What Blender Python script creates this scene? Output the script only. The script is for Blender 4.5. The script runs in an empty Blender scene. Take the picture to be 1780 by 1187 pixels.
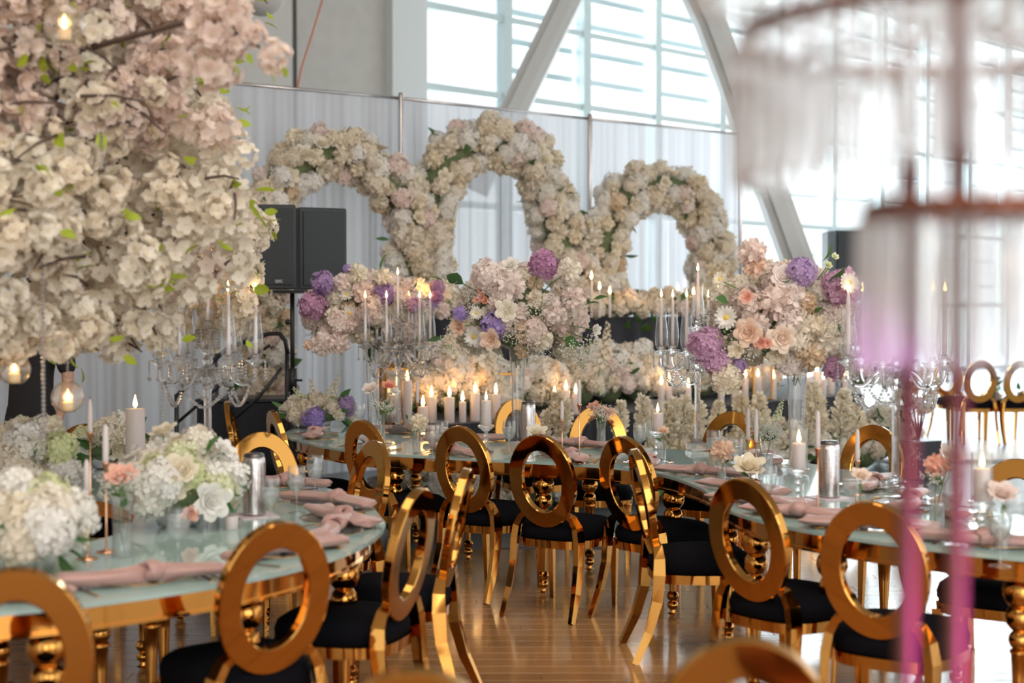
import bpy, math, random
from mathutils import Vector, Matrix, Quaternion, Euler

# ------------------------------------------------------------------ scene, camera, world, light
SC = bpy.context.scene
COL = SC.collection
R = math.radians
PI = math.pi
rnd = random.Random(7)

FPX = 2472.0
CAMZ = 1.63
PITCH = math.atan(65.5 / FPX)
cam_d = bpy.data.cameras.new('camera')
cam = bpy.data.objects.new('camera', cam_d)
COL.objects.link(cam)
cam.location = (0, 0, CAMZ)
cam.rotation_euler = (PI / 2 - PITCH, 0, 0)
cam_d.sensor_width = 36
cam_d.lens = 36 * FPX / 1780
cam_d.clip_end = 200
cam_d.dof.use_dof = True
cam_d.dof.focus_distance = 8.0
cam_d.dof.aperture_fstop = 1.7
SC.camera = cam

W = bpy.data.worlds.new('overcast_sky')
SC.world = W
W.use_nodes = True
_bg = W.node_tree.nodes['Background']
_bg.inputs[0].default_value = (0.92, 0.97, 1.0, 1)
_bg.inputs[1].default_value = 1.0

def area(name, loc, rot, sx, sy, power, col=(1, 1, 1)):
    l = bpy.data.lights.new(name, 'AREA')
    l.shape = 'RECTANGLE'
    l.size = sx
    l.size_y = sy
    l.energy = power
    l.color = col
    o = bpy.data.objects.new(name, l)
    COL.objects.link(o)
    o.location = loc
    o.rotation_euler = rot
    return o

# daylight entering through the glazed wall behind the drapes (the panel hangs outside the glass)
area('window_daylight', (7.6, 33.2, 5.0), (R(-90), 0, R(43.8)), 24, 10, 5000, (0.9, 0.97, 1.0))
# added warm fill under the ceiling; no fixture hangs there
area('ceiling_fill', (0.5, 3.5, 7.9), (0, 0, 0), 6, 6, 200, (1.0, 0.90, 0.78))
# added soft fill from behind and right of the camera; no window built there
area('rear_fill', (5.0, -7.8, 3.6), (R(90), 0, R(22)), 13, 6.5, 420, (1.0, 0.95, 0.88))

SC.view_settings.view_transform = 'Standard'
SC.view_settings.look = 'None'
SC.view_settings.gamma = 1
SC.view_settings.use_curve_mapping = False
SC.view_settings.exposure = 0.72
try:
    SC.cycles.use_denoising = True
    SC.cycles.use_adaptive_sampling = True
    SC.cycles.adaptive_threshold = .02
    SC.cycles.max_bounces = 8
    SC.cycles.transmission_bounces = 6
    SC.cycles.transparent_max_bounces = 20
    SC.cycles.glossy_bounces = 4
    SC.cycles.diffuse_bounces = 4
    SC.cycles.caustics_reflective = False
    SC.cycles.caustics_refractive = False
    SC.cycles.sample_clamp_indirect = 6
    SC.cycles.blur_glossy = 0.5
except Exception:
    pass

# ------------------------------------------------------------------ photograph-to-place helpers
_fw = Vector((0, math.cos(PITCH), -math.sin(PITCH)))
_up = Vector((0, math.sin(PITCH), math.cos(PITCH)))
def ray(px, py):
    return _fw + Vector(((px - 890) / FPX, 0, 0)) - _up * ((py - 593.5) / FPX)
def Q(px, py, d):
    r = ray(px, py)
    return Vector((0, 0, CAMZ)) + r * (d / r.y)
def P(px, py, h=0.0):
    r = ray(px, py)
    return Vector((0, 0, CAMZ)) + r * ((h - CAMZ) / r.z)
def scale_at(d):
    return FPX / d
def proj_x(p):
    return 890 + FPX * p[0] / max(p[1], .1)

# ------------------------------------------------------------------ materials
MATS = {}
def new_mat(name):
    m = bpy.data.materials.new(name)
    m.use_nodes = True
    nt = m.node_tree
    nt.nodes.clear()
    out = nt.nodes.new('ShaderNodeOutputMaterial')
    return m, nt, out
def pbr(name, col, rough=.5, metal=0.0, noise=None, bump=None, spec=.5, coat=0, sheen=0, vary=0, trans=0, scale_vec=None, coat_rough=.05):
    m, nt, out = new_mat(name)
    b = nt.nodes.new('ShaderNodeBsdfPrincipled')
    b.inputs['Base Color'].default_value = (*col, 1)
    b.inputs['Roughness'].default_value = rough
    b.inputs['Metallic'].default_value = metal
    b.inputs['Specular IOR Level'].default_value = spec
    b.inputs['Coat Weight'].default_value = coat
    b.inputs['Coat Roughness'].default_value = coat_rough
    b.inputs['Sheen Weight'].default_value = sheen
    last = None
    tc = nt.nodes.new('ShaderNodeTexCoord')
    if noise:
        sc, amt, col2 = noise
        n = nt.nodes.new('ShaderNodeTexNoise')
        n.inputs['Scale'].default_value = sc
        n.inputs['Detail'].default_value = 4
        if scale_vec:
            mp = nt.nodes.new('ShaderNodeMapping')
            mp.inputs['Scale'].default_value = scale_vec
            nt.links.new(tc.outputs['Object'], mp.inputs[0])
            nt.links.new(mp.outputs[0], n.inputs['Vector'])
        else:
            nt.links.new(tc.outputs['Object'], n.inputs['Vector'])
        mx = nt.nodes.new('ShaderNodeMix')
        mx.data_type = 'RGBA'
        mx.inputs[6].default_value = (*col, 1)
        mx.inputs[7].default_value = (*col2, 1)
        mr = nt.nodes.new('ShaderNodeMapRange')
        mr.inputs[1].default_value = .3
        mr.inputs[2].default_value = .7
        mr.inputs[4].default_value = amt
        nt.links.new(n.outputs[0], mr.inputs[0])
        nt.links.new(mr.outputs[0], mx.inputs[0])
        last = mx.outputs[2]
    if vary:
        oi = nt.nodes.new('ShaderNodeObjectInfo')
        hs = nt.nodes.new('ShaderNodeHueSaturation')
        if last:
            nt.links.new(last, hs.inputs['Color'])
        else:
            hs.inputs['Color'].default_value = (*col, 1)
        mr = nt.nodes.new('ShaderNodeMapRange')
        mr.inputs[3].default_value = 1 - vary
        mr.inputs[4].default_value = 1 + vary
        nt.links.new(oi.outputs['Random'], mr.inputs[0])
        nt.links.new(mr.outputs[0], hs.inputs['Value'])
        last = hs.outputs[0]
    if last:
        nt.links.new(last, b.inputs['Base Color'])
    if bump:
        sc, st = bump
        n2 = nt.nodes.new('ShaderNodeTexNoise')
        n2.inputs['Scale'].default_value = sc
        n2.inputs['Detail'].default_value = 3
        nt.links.new(tc.outputs['Object'], n2.inputs['Vector'])
        bp = nt.nodes.new('ShaderNodeBump')
        bp.inputs['Strength'].default_value = st
        bp.inputs['Distance'].default_value = .01
        nt.links.new(n2.outputs[0], bp.inputs['Height'])
        nt.links.new(bp.outputs[0], b.inputs['Normal'])
    sh = b.outputs[0]
    if trans:
        t = nt.nodes.new('ShaderNodeBsdfTranslucent')
        if last:
            nt.links.new(last, t.inputs[0])
        else:
            t.inputs[0].default_value = (*col, 1)
        ms = nt.nodes.new('ShaderNodeMixShader')
        ms.inputs[0].default_value = trans
        nt.links.new(sh, ms.inputs[1])
        nt.links.new(t.outputs[0], ms.inputs[2])
        sh = ms.outputs[0]
    nt.links.new(sh, out.inputs[0])
    MATS[name] = m
    return m
def petal(name, c1, c2, trans=.3):
    """petal colour that varies from head to head and inside a head"""
    m, nt, out = new_mat(name)
    oi = nt.nodes.new('ShaderNodeObjectInfo')
    tc = nt.nodes.new('ShaderNodeTexCoord')
    n = nt.nodes.new('ShaderNodeTexNoise')
    n.inputs['Scale'].default_value = 14
    nt.links.new(tc.outputs['Object'], n.inputs['Vector'])
    ad = nt.nodes.new('ShaderNodeMath')
    ad.operation = 'ADD'
    nt.links.new(oi.outputs['Random'], ad.inputs[0])
    nt.links.new(n.outputs[0], ad.inputs[1])
    mr = nt.nodes.new('ShaderNodeMapRange')
    mr.inputs[1].default_value = .45
    mr.inputs[2].default_value = 1.55
    nt.links.new(ad.outputs[0], mr.inputs[0])
    mx = nt.nodes.new('ShaderNodeMix')
    mx.data_type = 'RGBA'
    mx.inputs[6].default_value = (*c1, 1)
    mx.inputs[7].default_value = (*c2, 1)
    nt.links.new(mr.outputs[0], mx.inputs[0])
    b = nt.nodes.new('ShaderNodeBsdfPrincipled')
    b.inputs['Roughness'].default_value = .65
    b.inputs['Specular IOR Level'].default_value = .2
    nt.links.new(mx.outputs[2], b.inputs['Base Color'])
    t = nt.nodes.new('ShaderNodeBsdfTranslucent')
    nt.links.new(mx.outputs[2], t.inputs[0])
    ms = nt.nodes.new('ShaderNodeMixShader')
    ms.inputs[0].default_value = trans
    nt.links.new(b.outputs[0], ms.inputs[1])
    nt.links.new(t.outputs[0], ms.inputs[2])
    nt.links.new(ms.outputs[0], out.inputs[0])
    MATS[name] = m
    return m
def emit(name, col, strength):
    m, nt, out = new_mat(name)
    e = nt.nodes.new('ShaderNodeEmission')
    e.inputs[0].default_value = (*col, 1)
    e.inputs[1].default_value = strength
    nt.links.new(e.outputs[0], out.inputs[0])
    MATS[name] = m
    return m
def thin_glass(name, tint=(1, 1, 1), ior=1.5, rough=.02, boost=1.0, edge=1.0, body=0.0):
    m, nt, out = new_mat(name)
    t = nt.nodes.new('ShaderNodeBsdfTransparent')
    t.inputs[0].default_value = (*tint, 1)
    g = nt.nodes.new('ShaderNodeBsdfGlossy')
    g.inputs['Roughness'].default_value = rough
    fr = nt.nodes.new('ShaderNodeLayerWeight')
    fr.inputs[0].default_value = .5
    pw = nt.nodes.new('ShaderNodeMath')
    pw.operation = 'POWER'
    pw.inputs[1].default_value = 2.6
    nt.links.new(fr.outputs['Facing'], pw.inputs[0])
    mu = nt.nodes.new('ShaderNodeMath')
    mu.operation = 'MULTIPLY_ADD'
    mu.inputs[1].default_value = .55 * boost
    mu.inputs[2].default_value = .07
    mu.use_clamp = True
    nt.links.new(pw.outputs[0], mu.inputs[0])
    p2 = nt.nodes.new('ShaderNodeMath')
    p2.operation = 'POWER'
    p2.inputs[1].default_value = 3.2
    nt.links.new(fr.outputs['Facing'], p2.inputs[0])
    mx = nt.nodes.new('ShaderNodeMix')
    mx.data_type = 'RGBA'
    mx.inputs[6].default_value = (*tint, 1)
    mx.inputs[7].default_value = (tint[0] * edge, tint[1] * edge, tint[2] * edge, 1)
    nt.links.new(p2.outputs[0], mx.inputs[0])
    nt.links.new(mx.outputs[2], t.inputs[0])
    ms = nt.nodes.new('ShaderNodeMixShader')
    nt.links.new(mu.outputs[0], ms.inputs[0])
    nt.links.new(t.outputs[0], ms.inputs[1])
    nt.links.new(g.outputs[0], ms.inputs[2])
    sh = ms.outputs[0]
    if body:
        dd = nt.nodes.new('ShaderNodeBsdfTranslucent')
        dd.inputs[0].default_value = (.95, .97, .97, 1)
        d2 = nt.nodes.new('ShaderNodeBsdfDiffuse')
        d2.inputs[0].default_value = (.95, .97, .97, 1)
        ma = nt.nodes.new('ShaderNodeMixShader')
        nt.links.new(dd.outputs[0], ma.inputs[1])
        nt.links.new(d2.outputs[0], ma.inputs[2])
        m2 = nt.nodes.new('ShaderNodeMixShader')
        m2.inputs[0].default_value = body
        nt.links.new(sh, m2.inputs[1])
        nt.links.new(ma.outputs[0], m2.inputs[2])
        sh = m2.outputs[0]
    nt.links.new(sh, out.inputs[0])
    MATS[name] = m
    return m
def crystal_mat(name, milky=0.0, rough=0.0, clear=.25, col=(1, 1, 1), ior=1.5):
    m, nt, out = new_mat(name)
    g = nt.nodes.new('ShaderNodeBsdfGlass')
    g.inputs['Roughness'].default_value = rough
    g.inputs['IOR'].default_value = ior
    g.inputs[0].default_value = (*col, 1)
    t = nt.nodes.new('ShaderNodeBsdfTransparent')
    ms = nt.nodes.new('ShaderNodeMixShader')
    ms.inputs[0].default_value = clear
    nt.links.new(g.outputs[0], ms.inputs[1])
    nt.links.new(t.outputs[0], ms.inputs[2])
    sh = ms.outputs[0]
    if milky:
        d = nt.nodes.new('ShaderNodeBsdfTranslucent')
        d.inputs[0].default_value = (.95, .9, .9, 1)
        d2 = nt.nodes.new('ShaderNodeBsdfDiffuse')
        d2.inputs[0].default_value = (.9, .86, .86, 1)
        m1 = nt.nodes.new('ShaderNodeMixShader')
        nt.links.new(d.outputs[0], m1.inputs[1])
        nt.links.new(d2.outputs[0], m1.inputs[2])
        m2 = nt.nodes.new('ShaderNodeMixShader')
        m2.inputs[0].default_value = milky
        nt.links.new(sh, m2.inputs[1])
        nt.links.new(m1.outputs[0], m2.inputs[2])
        sh = m2.outputs[0]
    nt.links.new(sh, out.inputs[0])
    MATS[name] = m
    return m
def sheer_mat(name, col, see, trl):
    m, nt, out = new_mat(name)
    d = nt.nodes.new('ShaderNodeBsdfDiffuse')
    d.inputs[0].default_value = (*col, 1)
    t = nt.nodes.new('ShaderNodeBsdfTranslucent')
    t.inputs[0].default_value = (*col, 1)
    m1 = nt.nodes.new('ShaderNodeMixShader')
    m1.inputs[0].default_value = trl
    nt.links.new(d.outputs[0], m1.inputs[1])
    nt.links.new(t.outputs[0], m1.inputs[2])
    tr = nt.nodes.new('ShaderNodeBsdfTransparent')
    m2 = nt.nodes.new('ShaderNodeMixShader')
    m2.inputs[0].default_value = see
    nt.links.new(m1.outputs[0], m2.inputs[1])
    nt.links.new(tr.outputs[0], m2.inputs[2])
    nt.links.new(m2.outputs[0], out.inputs[0])
    MATS[name] = m
    return m

pbr('gold', (.57, .27, .062), .06, 1.0, bump=(6, .02))
pbr('rose_gold', (.80, .44, .28), .14, 1.0)
pbr('copper', (.24, .085, .05), .30, 1.0)
pbr('rod_copper', (.15, .055, .045), .45, .8)
pbr('velvet', (.005, .005, .007), .9, bump=(160, .25), spec=.08)
pbr('table_glass', (.40, .55, .52), .04, spec=.55, noise=(3, .25, (.46, .60, .57)))
pbr('napkin', (.50, .285, .25), .36, sheen=.2, vary=.10, bump=(30, .3))
pbr('napkin_pale', (.66, .55, .58), .5)
pbr('wax', (.88, .80, .78), .42, noise=(6, .3, (.90, .84, .81)), trans=.35)
pbr('wax_warm', (.92, .66, .36), .45)
pbr('wick', (.03, .02, .02), .8)
pbr('steel', (.62, .58, .57), .22, 1.0, bump=(60, .05))
pbr('steel_dark', (.18, .17, .17), .3, 1.0)
pbr('stem', (.13, .24, .06), .5)
pbr('leaf', (.07, .17, .045), .45, vary=.35, trans=.25)
pbr('leaf_lime', (.42, .52, .04), .45, vary=.25, trans=.4)
pbr('moss', (.10, .15, .06), .8, noise=(12, .7, (.22, .24, .12)))
pbr('bark', (.075, .045, .035), .8, noise=(20, .6, (.14, .09, .07)), bump=(60, .5))
pbr('black_paint', (.016, .017, .019), .38)
pbr('black_case', (.025, .030, .034), .5, noise=(40, .3, (.035, .04, .044)), bump=(300, .15))
pbr('grille', (.032, .040, .044), .55, bump=(500, .4))
pbr('black_cloth', (.012, .013, .02), .8, sheen=.1, bump=(4, .2))
pbr('white_text', (.7, .7, .7), .5)
pbr('wall_paint', (.66, .625, .57), .85, noise=(.6, .5, (.64, .62, .58)))
pbr('wall_concrete', (.56, .53, .49), .9, noise=(5, .6, (.63, .60, .555)), bump=(30, .15))
pbr('white_paint', (.74, .76, .755), .55)
pbr('beam_paint', (.70, .70, .68), .6)
pbr('frame_paint', (.60, .69, .70), .45)
pbr('wood', (.42, .21, .085), .22, noise=(5, .55, (.30, .145, .06)), vary=.14, coat=.5, coat_rough=.10, scale_vec=(.6, 9, 9), bump=(8, .03))
pbr('wood_base', (.34, .17, .07), .24, noise=(5, .5, (.28, .14, .06)), coat=.5, coat_rough=.10, scale_vec=(.6, 9, 9))
pbr('carpet', (.10, .115, .13), .45, noise=(30, .5, (.14, .15, .165)), coat=.25, coat_rough=.2)
pbr('pale_floor', (.55, .54, .51), .35)
pbr('ceiling_paint', (.55, .53, .50), .9)
pbr('skin', (.55, .30, .21), .5)
pbr('hair', (.03, .02, .018), .5)
pbr('shirt', (.014, .014, .017), .8, bump=(30, .3))
pbr('trousers', (.012, .012, .016), .85, bump=(30, .3))
pbr('cable', (.62, .22, .13), .5)
pbr('wood_box', (.45, .20, .07), .4)
sheer_mat('sheer', (.75, .74, .78), .20, .62)
petal('petal_cream', (.86, .76, .60), (.92, .86, .76))
petal('petal_white', (.90, .86, .78), (.94, .92, .88))
petal('petal_blush', (.88, .72, .65), (.94, .85, .80))
petal('petal_ivory', (.90, .80, .62), (.93, .88, .76))
petal('petal_tan', (.80, .62, .42), (.88, .76, .60))
petal('petal_purple', (.40, .25, .50), (.58, .42, .66))
petal('petal_magenta', (.52, .24, .42), (.68, .44, .60))
petal('petal_lilac', (.42, .30, .66), (.60, .46, .74))
petal('petal_coral', (.90, .42, .30), (.93, .58, .46))
petal('petal_peach', (.93, .68, .52), (.95, .80, .68))
petal('petal_green', (.72, .76, .42), (.86, .86, .64))
petal('blossom', (.90, .80, .66), (.94, .89, .80), .35)
petal('blossom_blush_shaded', (.84, .68, .60), (.90, .80, .73), .35)  # blush blossom with the shade of the upper crown mixed into its colour
pbr('pollen', (.80, .55, .10), .7)
pbr('pollen_green', (.62, .60, .16), .7)
emit('flame', (1.0, .50, .12), 14)
emit('flame_core', (1.0, .62, .22), 9)
thin_glass('glass', (.985, .99, .99), 1.45, .03, 1.9, .15, .05)
thin_glass('pane', (.96, .99, 1.0), 1.3, .02, .7)
crystal_mat('crystal', .14, 0, .22)
crystal_mat('bead', .34, 0, .1)
crystal_mat('crystal_frost', .28, .10, .45, (1, .98, .97))
thin_glass('water', (.93, .96, .96), 1.33, .05, 1.5, .7, .22)

# ------------------------------------------------------------------ mesh builder
class MB:
    def __init__(self):
        self.v, self.f, self.m = [], [], []
    def add(self, vs, fs, mi=0):
        o = len(self.v)
        self.v.extend([tuple(p) for p in vs])
        self.f.extend([tuple(i + o for i in f) for f in fs])
        self.m.extend([mi] * len(fs))
    def box(self, x0, x1, y0, y1, z0, z1, mi=0, M=None):
        vs = [Vector((x, y, z)) for z in (z0, z1) for y in (y0, y1) for x in (x0, x1)]
        if M:
            vs = [M @ p for p in vs]
        self.add(vs, [(0, 2, 3, 1), (4, 5, 7, 6), (0, 1, 5, 4), (2, 6, 7, 3), (0, 4, 6, 2), (1, 3, 7, 5)], mi)
    def bevbox(self, x0, x1, y0, y1, z0, z1, b, mi=0):
        """box with chamfered vertical edges and chamfered top"""
        def ring(z, i):
            a, c, d, e = x0 + i, x1 - i, y0 + i, y1 - i
            k = b
            return [(a + k, d, z), (c - k, d, z), (c, d + k, z), (c, e - k, z), (c - k, e, z), (a + k, e, z), (a, e - k, z), (a, d + k, z)]
        rings = [ring(z0, b * .6), ring(z0 + b * .6, 0), ring(z1 - b * .6, 0), ring(z1, b * .6)]
        vs = [p for r in rings for p in r]
        fs = []
        for k in range(3):
            for i in range(8):
                j = (i + 1) % 8
                fs.append((k * 8 + i, k * 8 + j, k * 8 + 8 + j, k * 8 + 8 + i))
        fs.append(tuple(range(7, -1, -1)))
        fs.append(tuple(range(24, 32)))
        self.add(vs, fs, mi)
    def lathe(self, prof, n=20, mi=0, M=None, close=True, flute=0):
        vs, fs = [], []
        for r, z in prof:
            for i in range(n):
                a = 2 * PI * i / n
                rr = r * (1 - flute * (i % 2))
                vs.append(Vector((rr * math.cos(a), rr * math.sin(a), z)))
        for k in range(len(prof) - 1):
            for i in range(n):
                j = (i + 1) % n
                fs.append((k * n + i, k * n + j, (k + 1) * n + j, (k + 1) * n + i))
        if close:
            if prof[0][0] > 1e-5:
                fs.append(tuple(range(n - 1, -1, -1)))
            if prof[-1][0] > 1e-5:
                fs.append(tuple(range((len(prof) - 1) * n, len(prof) * n)))
        if M:
            vs = [M @ p for p in vs]
        self.add(vs, fs, mi)
    def tube(self, pts, rad, n=8, mi=0, flat=None, up=Vector((0, 0, 1)), cap=True):
        """swept tube; rad is a number or a list; flat = (wide, thick) list pairs for rectangular-ish bars"""
        pts = [Vector(p) for p in pts]
        N = len(pts)
        if not isinstance(rad, (list, tuple)):
            rad = [rad] * N
        vs, fs = [], []
        prev = None
        for k, p in enumerate(pts):
            t = (pts[min(k + 1, N - 1)] - pts[max(k - 1, 0)])
            if t.length < 1e-9:
                t = Vector((0, 0, 1))
            t.normalize()
            if prev is None:
                ref = up if abs(t.dot(up)) < .95 else Vector((1, 0, 0))
                a = (ref - t * ref.dot(t)).normalized()
            else:
                a = (prev - t * prev.dot(t)).normalized()
            prev = a
            b = t.cross(a)
            for i in range(n):
                th = 2 * PI * (i + .5) / n
                ca, sa = math.cos(th), math.sin(th)
                if flat:
                    w, h = flat[k]
                    vs.append(p + a * (ca * w) + b * (sa * h))
                else:
                    vs.append(p + (a * ca + b * sa) * rad[k])
        for k in range(N - 1):
            for i in range(n):
                j = (i + 1) % n
                fs.append((k * n + i, k * n + j, (k + 1) * n + j, (k + 1) * n + i))
        if cap:
            fs.append(tuple(range(n - 1, -1, -1)))
            fs.append(tuple(range((N - 1) * n, N * n)))
        self.add(vs, fs, mi)
    def ball(self, c, r, n=8, m=5, mi=0, sz=1.0):
        prof = [(r * math.sin(PI * k / m), -r * sz * math.cos(PI * k / m)) for k in range(m + 1)]
        prof[0] = (r * .02, prof[0][1])
        prof[-1] = (r * .02, prof[-1][1])
        self.lathe(prof, n, mi, Matrix.Translation(Vector(c)))
    def petal(self, base, d, up, L, Wd, curl=.2, mi=0, seg=2):
        """a petal: base narrow, wide in the middle, tip curling along up"""
        d = Vector(d).normalized()
        up = Vector(up)
        s = d.cross(up)
        if s.length < 1e-6:
            s = d.orthogonal()
        s.normalize()
        n = s.cross(d)
        base = Vector(base)
        vs = [base - s * Wd * .14, base + s * Wd * .14,
              base + d * L * .58 - s * Wd * .5 + n * curl * L * .35, base + d * L * .58 + s * Wd * .5 + n * curl * L * .35,
              base + d * L - s * Wd * .26 + n * curl * L, base + d * L + s * Wd * .26 + n * curl * L]
        c = base + d * L * .55 + n * curl * L * .12
        vs.append(c)
        self.add(vs, [(0, 1, 6), (1, 3, 6), (3, 5, 6), (5, 4, 6), (4, 2, 6), (2, 0, 6)], mi)
    def mesh(self, name, mats, smooth=True):
        me = bpy.data.meshes.new(name)
        me.from_pydata(self.v, [], self.f)
        if isinstance(mats, str):
            mats = [mats]
        for k in mats:
            me.materials.append(MATS[k])
        if len(mats) > 1:
            me.polygons.foreach_set('material_index', self.m)
        if smooth:
            me.polygons.foreach_set('use_smooth', [True] * len(me.polygons))
        me.update()
        return me

def link(name, me, parent=None, loc=(0, 0, 0), rot=None, scale=None):
    o = bpy.data.objects.new(name, me)
    COL.objects.link(o)
    if parent:
        o.parent = parent
    o.location = loc
    if rot is not None:
        if isinstance(rot, Quaternion):
            o.rotation_mode = 'QUATERNION'
            o.rotation_quaternion = rot
        else:
            o.rotation_euler = rot
    if scale is not None:
        o.scale = (scale,) * 3 if isinstance(scale, (int, float)) else scale
    return o
def tag(o, label, cat, group=None, kind=None):
    if label:
        o['label'] = label
    if cat:
        o['category'] = cat
    if group:
        o['group'] = group
    if kind:
        o['kind'] = kind
    return o
def thing(name, label, cat, loc=(0, 0, 0), rz=0, group=None):
    o = bpy.data.objects.new(name, None)
    o.empty_display_size = .1
    COL.objects.link(o)
    o.location = loc
    o.rotation_euler = (0, 0, rz)
    return tag(o, label, cat, group)
def struct(name, mb, mats, label=None, smooth=False):
    o = link(name, mb.mesh(name, mats, smooth))
    o['kind'] = 'structure'
    if label:
        o['label'] = label
    return o
def sharpen(me, ang=35):
    try:
        me.set_sharp_from_angle(angle=R(ang))
    except Exception:
        pass
    return me
ORD = ['first', 'second', 'third', 'fourth', 'fifth', 'sixth', 'seventh', 'eighth', 'ninth', 'tenth', 'eleventh', 'twelfth',
       'thirteenth', 'fourteenth', 'fifteenth', 'sixteenth', 'seventeenth', 'eighteenth', 'nineteenth', 'twentieth',
       'twenty-first', 'twenty-second', 'twenty-third', 'twenty-fourth', 'twenty-fifth', 'twenty-sixth', 'twenty-seventh',
       'twenty-eighth', 'twenty-ninth', 'thirtieth']
ORDERED = {}
def later(o, fmt, where):
    """give o an ordinal label once every thing of its row is placed; fmt has {} for the ordinal"""
    ORDERED.setdefault((fmt, where), []).append(o)
def number_all():
    for (fmt, where), objs in ORDERED.items():
        objs.sort(key=lambda o: proj_x(o.location))
        for i, o in enumerate(objs):
            if len(objs) == 1:
                w = fmt.replace('{} ', '').replace(' from the left', '').replace(', counted', '')
            else:
                w = fmt.format('leftmost' if i == 0 else 'rightmost' if i == len(objs) - 1 else ORD[i])
                if i == 0 or i == len(objs) - 1:
                    w = w.replace(' from the left', '')
            o['label'] = w

# ------------------------------------------------------------------ plan of the glazed wall
WA = Vector((-1.48, 22.0, 0)); WD = Vector((.722, .692, 0)); WN = Vector((-.692, .722, 0))  # WN points outdoors
WROT = math.atan2(WD.y, WD.x)
def wp(t, n, z):
    return WA + WD * t + WN * n + Vector((0, 0, z))

# ------------------------------------------------------------------ the setting: floor, walls, glazed wall
b = MB(); b.box(-14, 20, -8, 12.5, -.12, -.004)
floor = struct('floor', b, 'wood_base', 'polished honey-brown wooden floor')
plank_m = MB(); plank_m.bevbox(-.899, .899, -.059, .059, -.02, 0, .0015)
plank_me = plank_m.mesh('plank', 'wood', False)
row = 0
y = 3.3
while y < 9.4:
    half = .40 * y + .2
    x = -half + (0.0, .7, 1.3, .35, 1.0)[row % 5] - .9
    while x < half + .9:
        link('plank', plank_me, floor, (x, y, 0))
        x += 1.8
    y += .12
    row += 1
b = MB()
_c = [Vector((-9.2, 9.46, 0)), Vector((17, 9.46, 0)), wp(25.6, 0, 0), wp(-11.2, 0, 0)]
b.add([p + Vector((0, 0, -.06)) for p in _c] + [p + Vector((0, 0, .004)) for p in _c], [(3, 2, 1, 0), (4, 5, 6, 7), (0, 1, 5, 4), (1, 2, 6, 5), (2, 3, 7, 6), (3, 0, 4, 7)])
struct('floor_carpet', b, 'carpet', 'blue-grey floor beyond the wooden boards')
b = MB(); b.box(3.2, 14, 14.6, 26, .004, .03)
dfl = link('pale_floor', b.mesh('pale_floor', 'pale_floor', False))  # paler slab laid over part of the carpet
tag(dfl, 'pale floor area under the far gold chairs', 'dance floor', kind='structure')

MW = Matrix.Translation(WA) @ Matrix.Rotation(WROT, 4, 'Z')
b = MB()
_c = [Vector((-9.2, -8, 0)), Vector((17, -8, 0)), wp(25.6, 0, 0), wp(-11.2, 0, 0)]
b.add([p + Vector((0, 0, 8.0)) for p in _c] + [p + Vector((0, 0, 8.2)) for p in _c], [(0, 1, 2, 3), (7, 6, 5, 4), (0, 4, 5, 1), (1, 5, 6, 2), (2, 6, 7, 3), (3, 7, 4, 0)])
ceil = struct('ceiling', b, 'ceiling_paint', 'pale ceiling high above the hall')
b = MB(); b.box(-14, 0, 0, .3, 0, 8, 0, MW)
wl = struct('wall_back', b, 'wall_paint', 'pale grey panelled wall behind the drapes')
for t0, t1, m, nn in ((-8.6, -5.2, 'wall_paint', .05), (-5.15, -2.33, 'wall_paint', .05), (-2.26, -.66, 'wall_concrete', .07)):
    q = MB(); q.box(t0, t1, -nn, 0, 0, 8, 0, MW)
    link('wall_panel', q.mesh('wall_panel', m, False), wl)
q = MB(); q.box(-2.33, -2.26, -.03, 0, 0, 8, 0, MW)
link('joint_strip', q.mesh('joint_strip', 'steel_dark', False), wl)
q = MB(); q.box(-.66, .02, -.25, .2, 0, 8, 0, MW)
struct('pillar', q, 'white_paint', 'square white pillar at the end of the wall')
b = MB(); b.box(-9.2, -9.0, -8, 22, 0, 8)
struct('wall_left', b, 'wall_paint', 'pale side wall beyond the tree')
# glazed wall
win = thing('window_1', 'tall glazed wall of pale mullions and horizontal slats', None, WA, WROT)
win['kind'] = 'structure'
SP = 1.878
NB = 13
mu = MB(); mu.box(-.09, .09, -.1, .1, 0, 8)
mu_me = mu.mesh('mullion', 'frame_paint', False)
for k in range(1, NB + 1):
    link('mullion', mu_me, win, (k * SP, 0, 0))
tr = MB(); tr.box(.09, SP - .09, -.07, .07, -.055, .055)
tr_me = tr.mesh('transom', 'frame_paint', False)
pn = MB(); pn.box(.09, SP - .09, -.006, .006, 0, 1)
pn_me = pn.mesh('pane', 'pane', False)
sl = MB(); sl.box(.09, SP - .09, -.02, .05, -.055, .055)
sl_me = sl.mesh('slat', 'frame_paint', False)
for k in range(NB):
    levels = [.1, 1.6, 3.2, 5.0, 6.25, 7.9]
    for z in levels:
        link('transom', tr_me, win, (k * SP, 0, z))
    for z0, z1 in zip(levels, levels[1:]):
        link('pane', pn_me, win, (k * SP, .03, z0 + .05), scale=(1, 1, z1 - z0 - .1))
    if k >= 1:
        for j in range(6):
            link('slat', sl_me, win, (k * SP, .16, 5.48 + .48 * j))
        for j in range(5):
            if k >= 5:
                link('slat', sl_me, win, (k * SP, .16, 2.05 + .6 * j), scale=(1, 1, .5))
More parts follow.
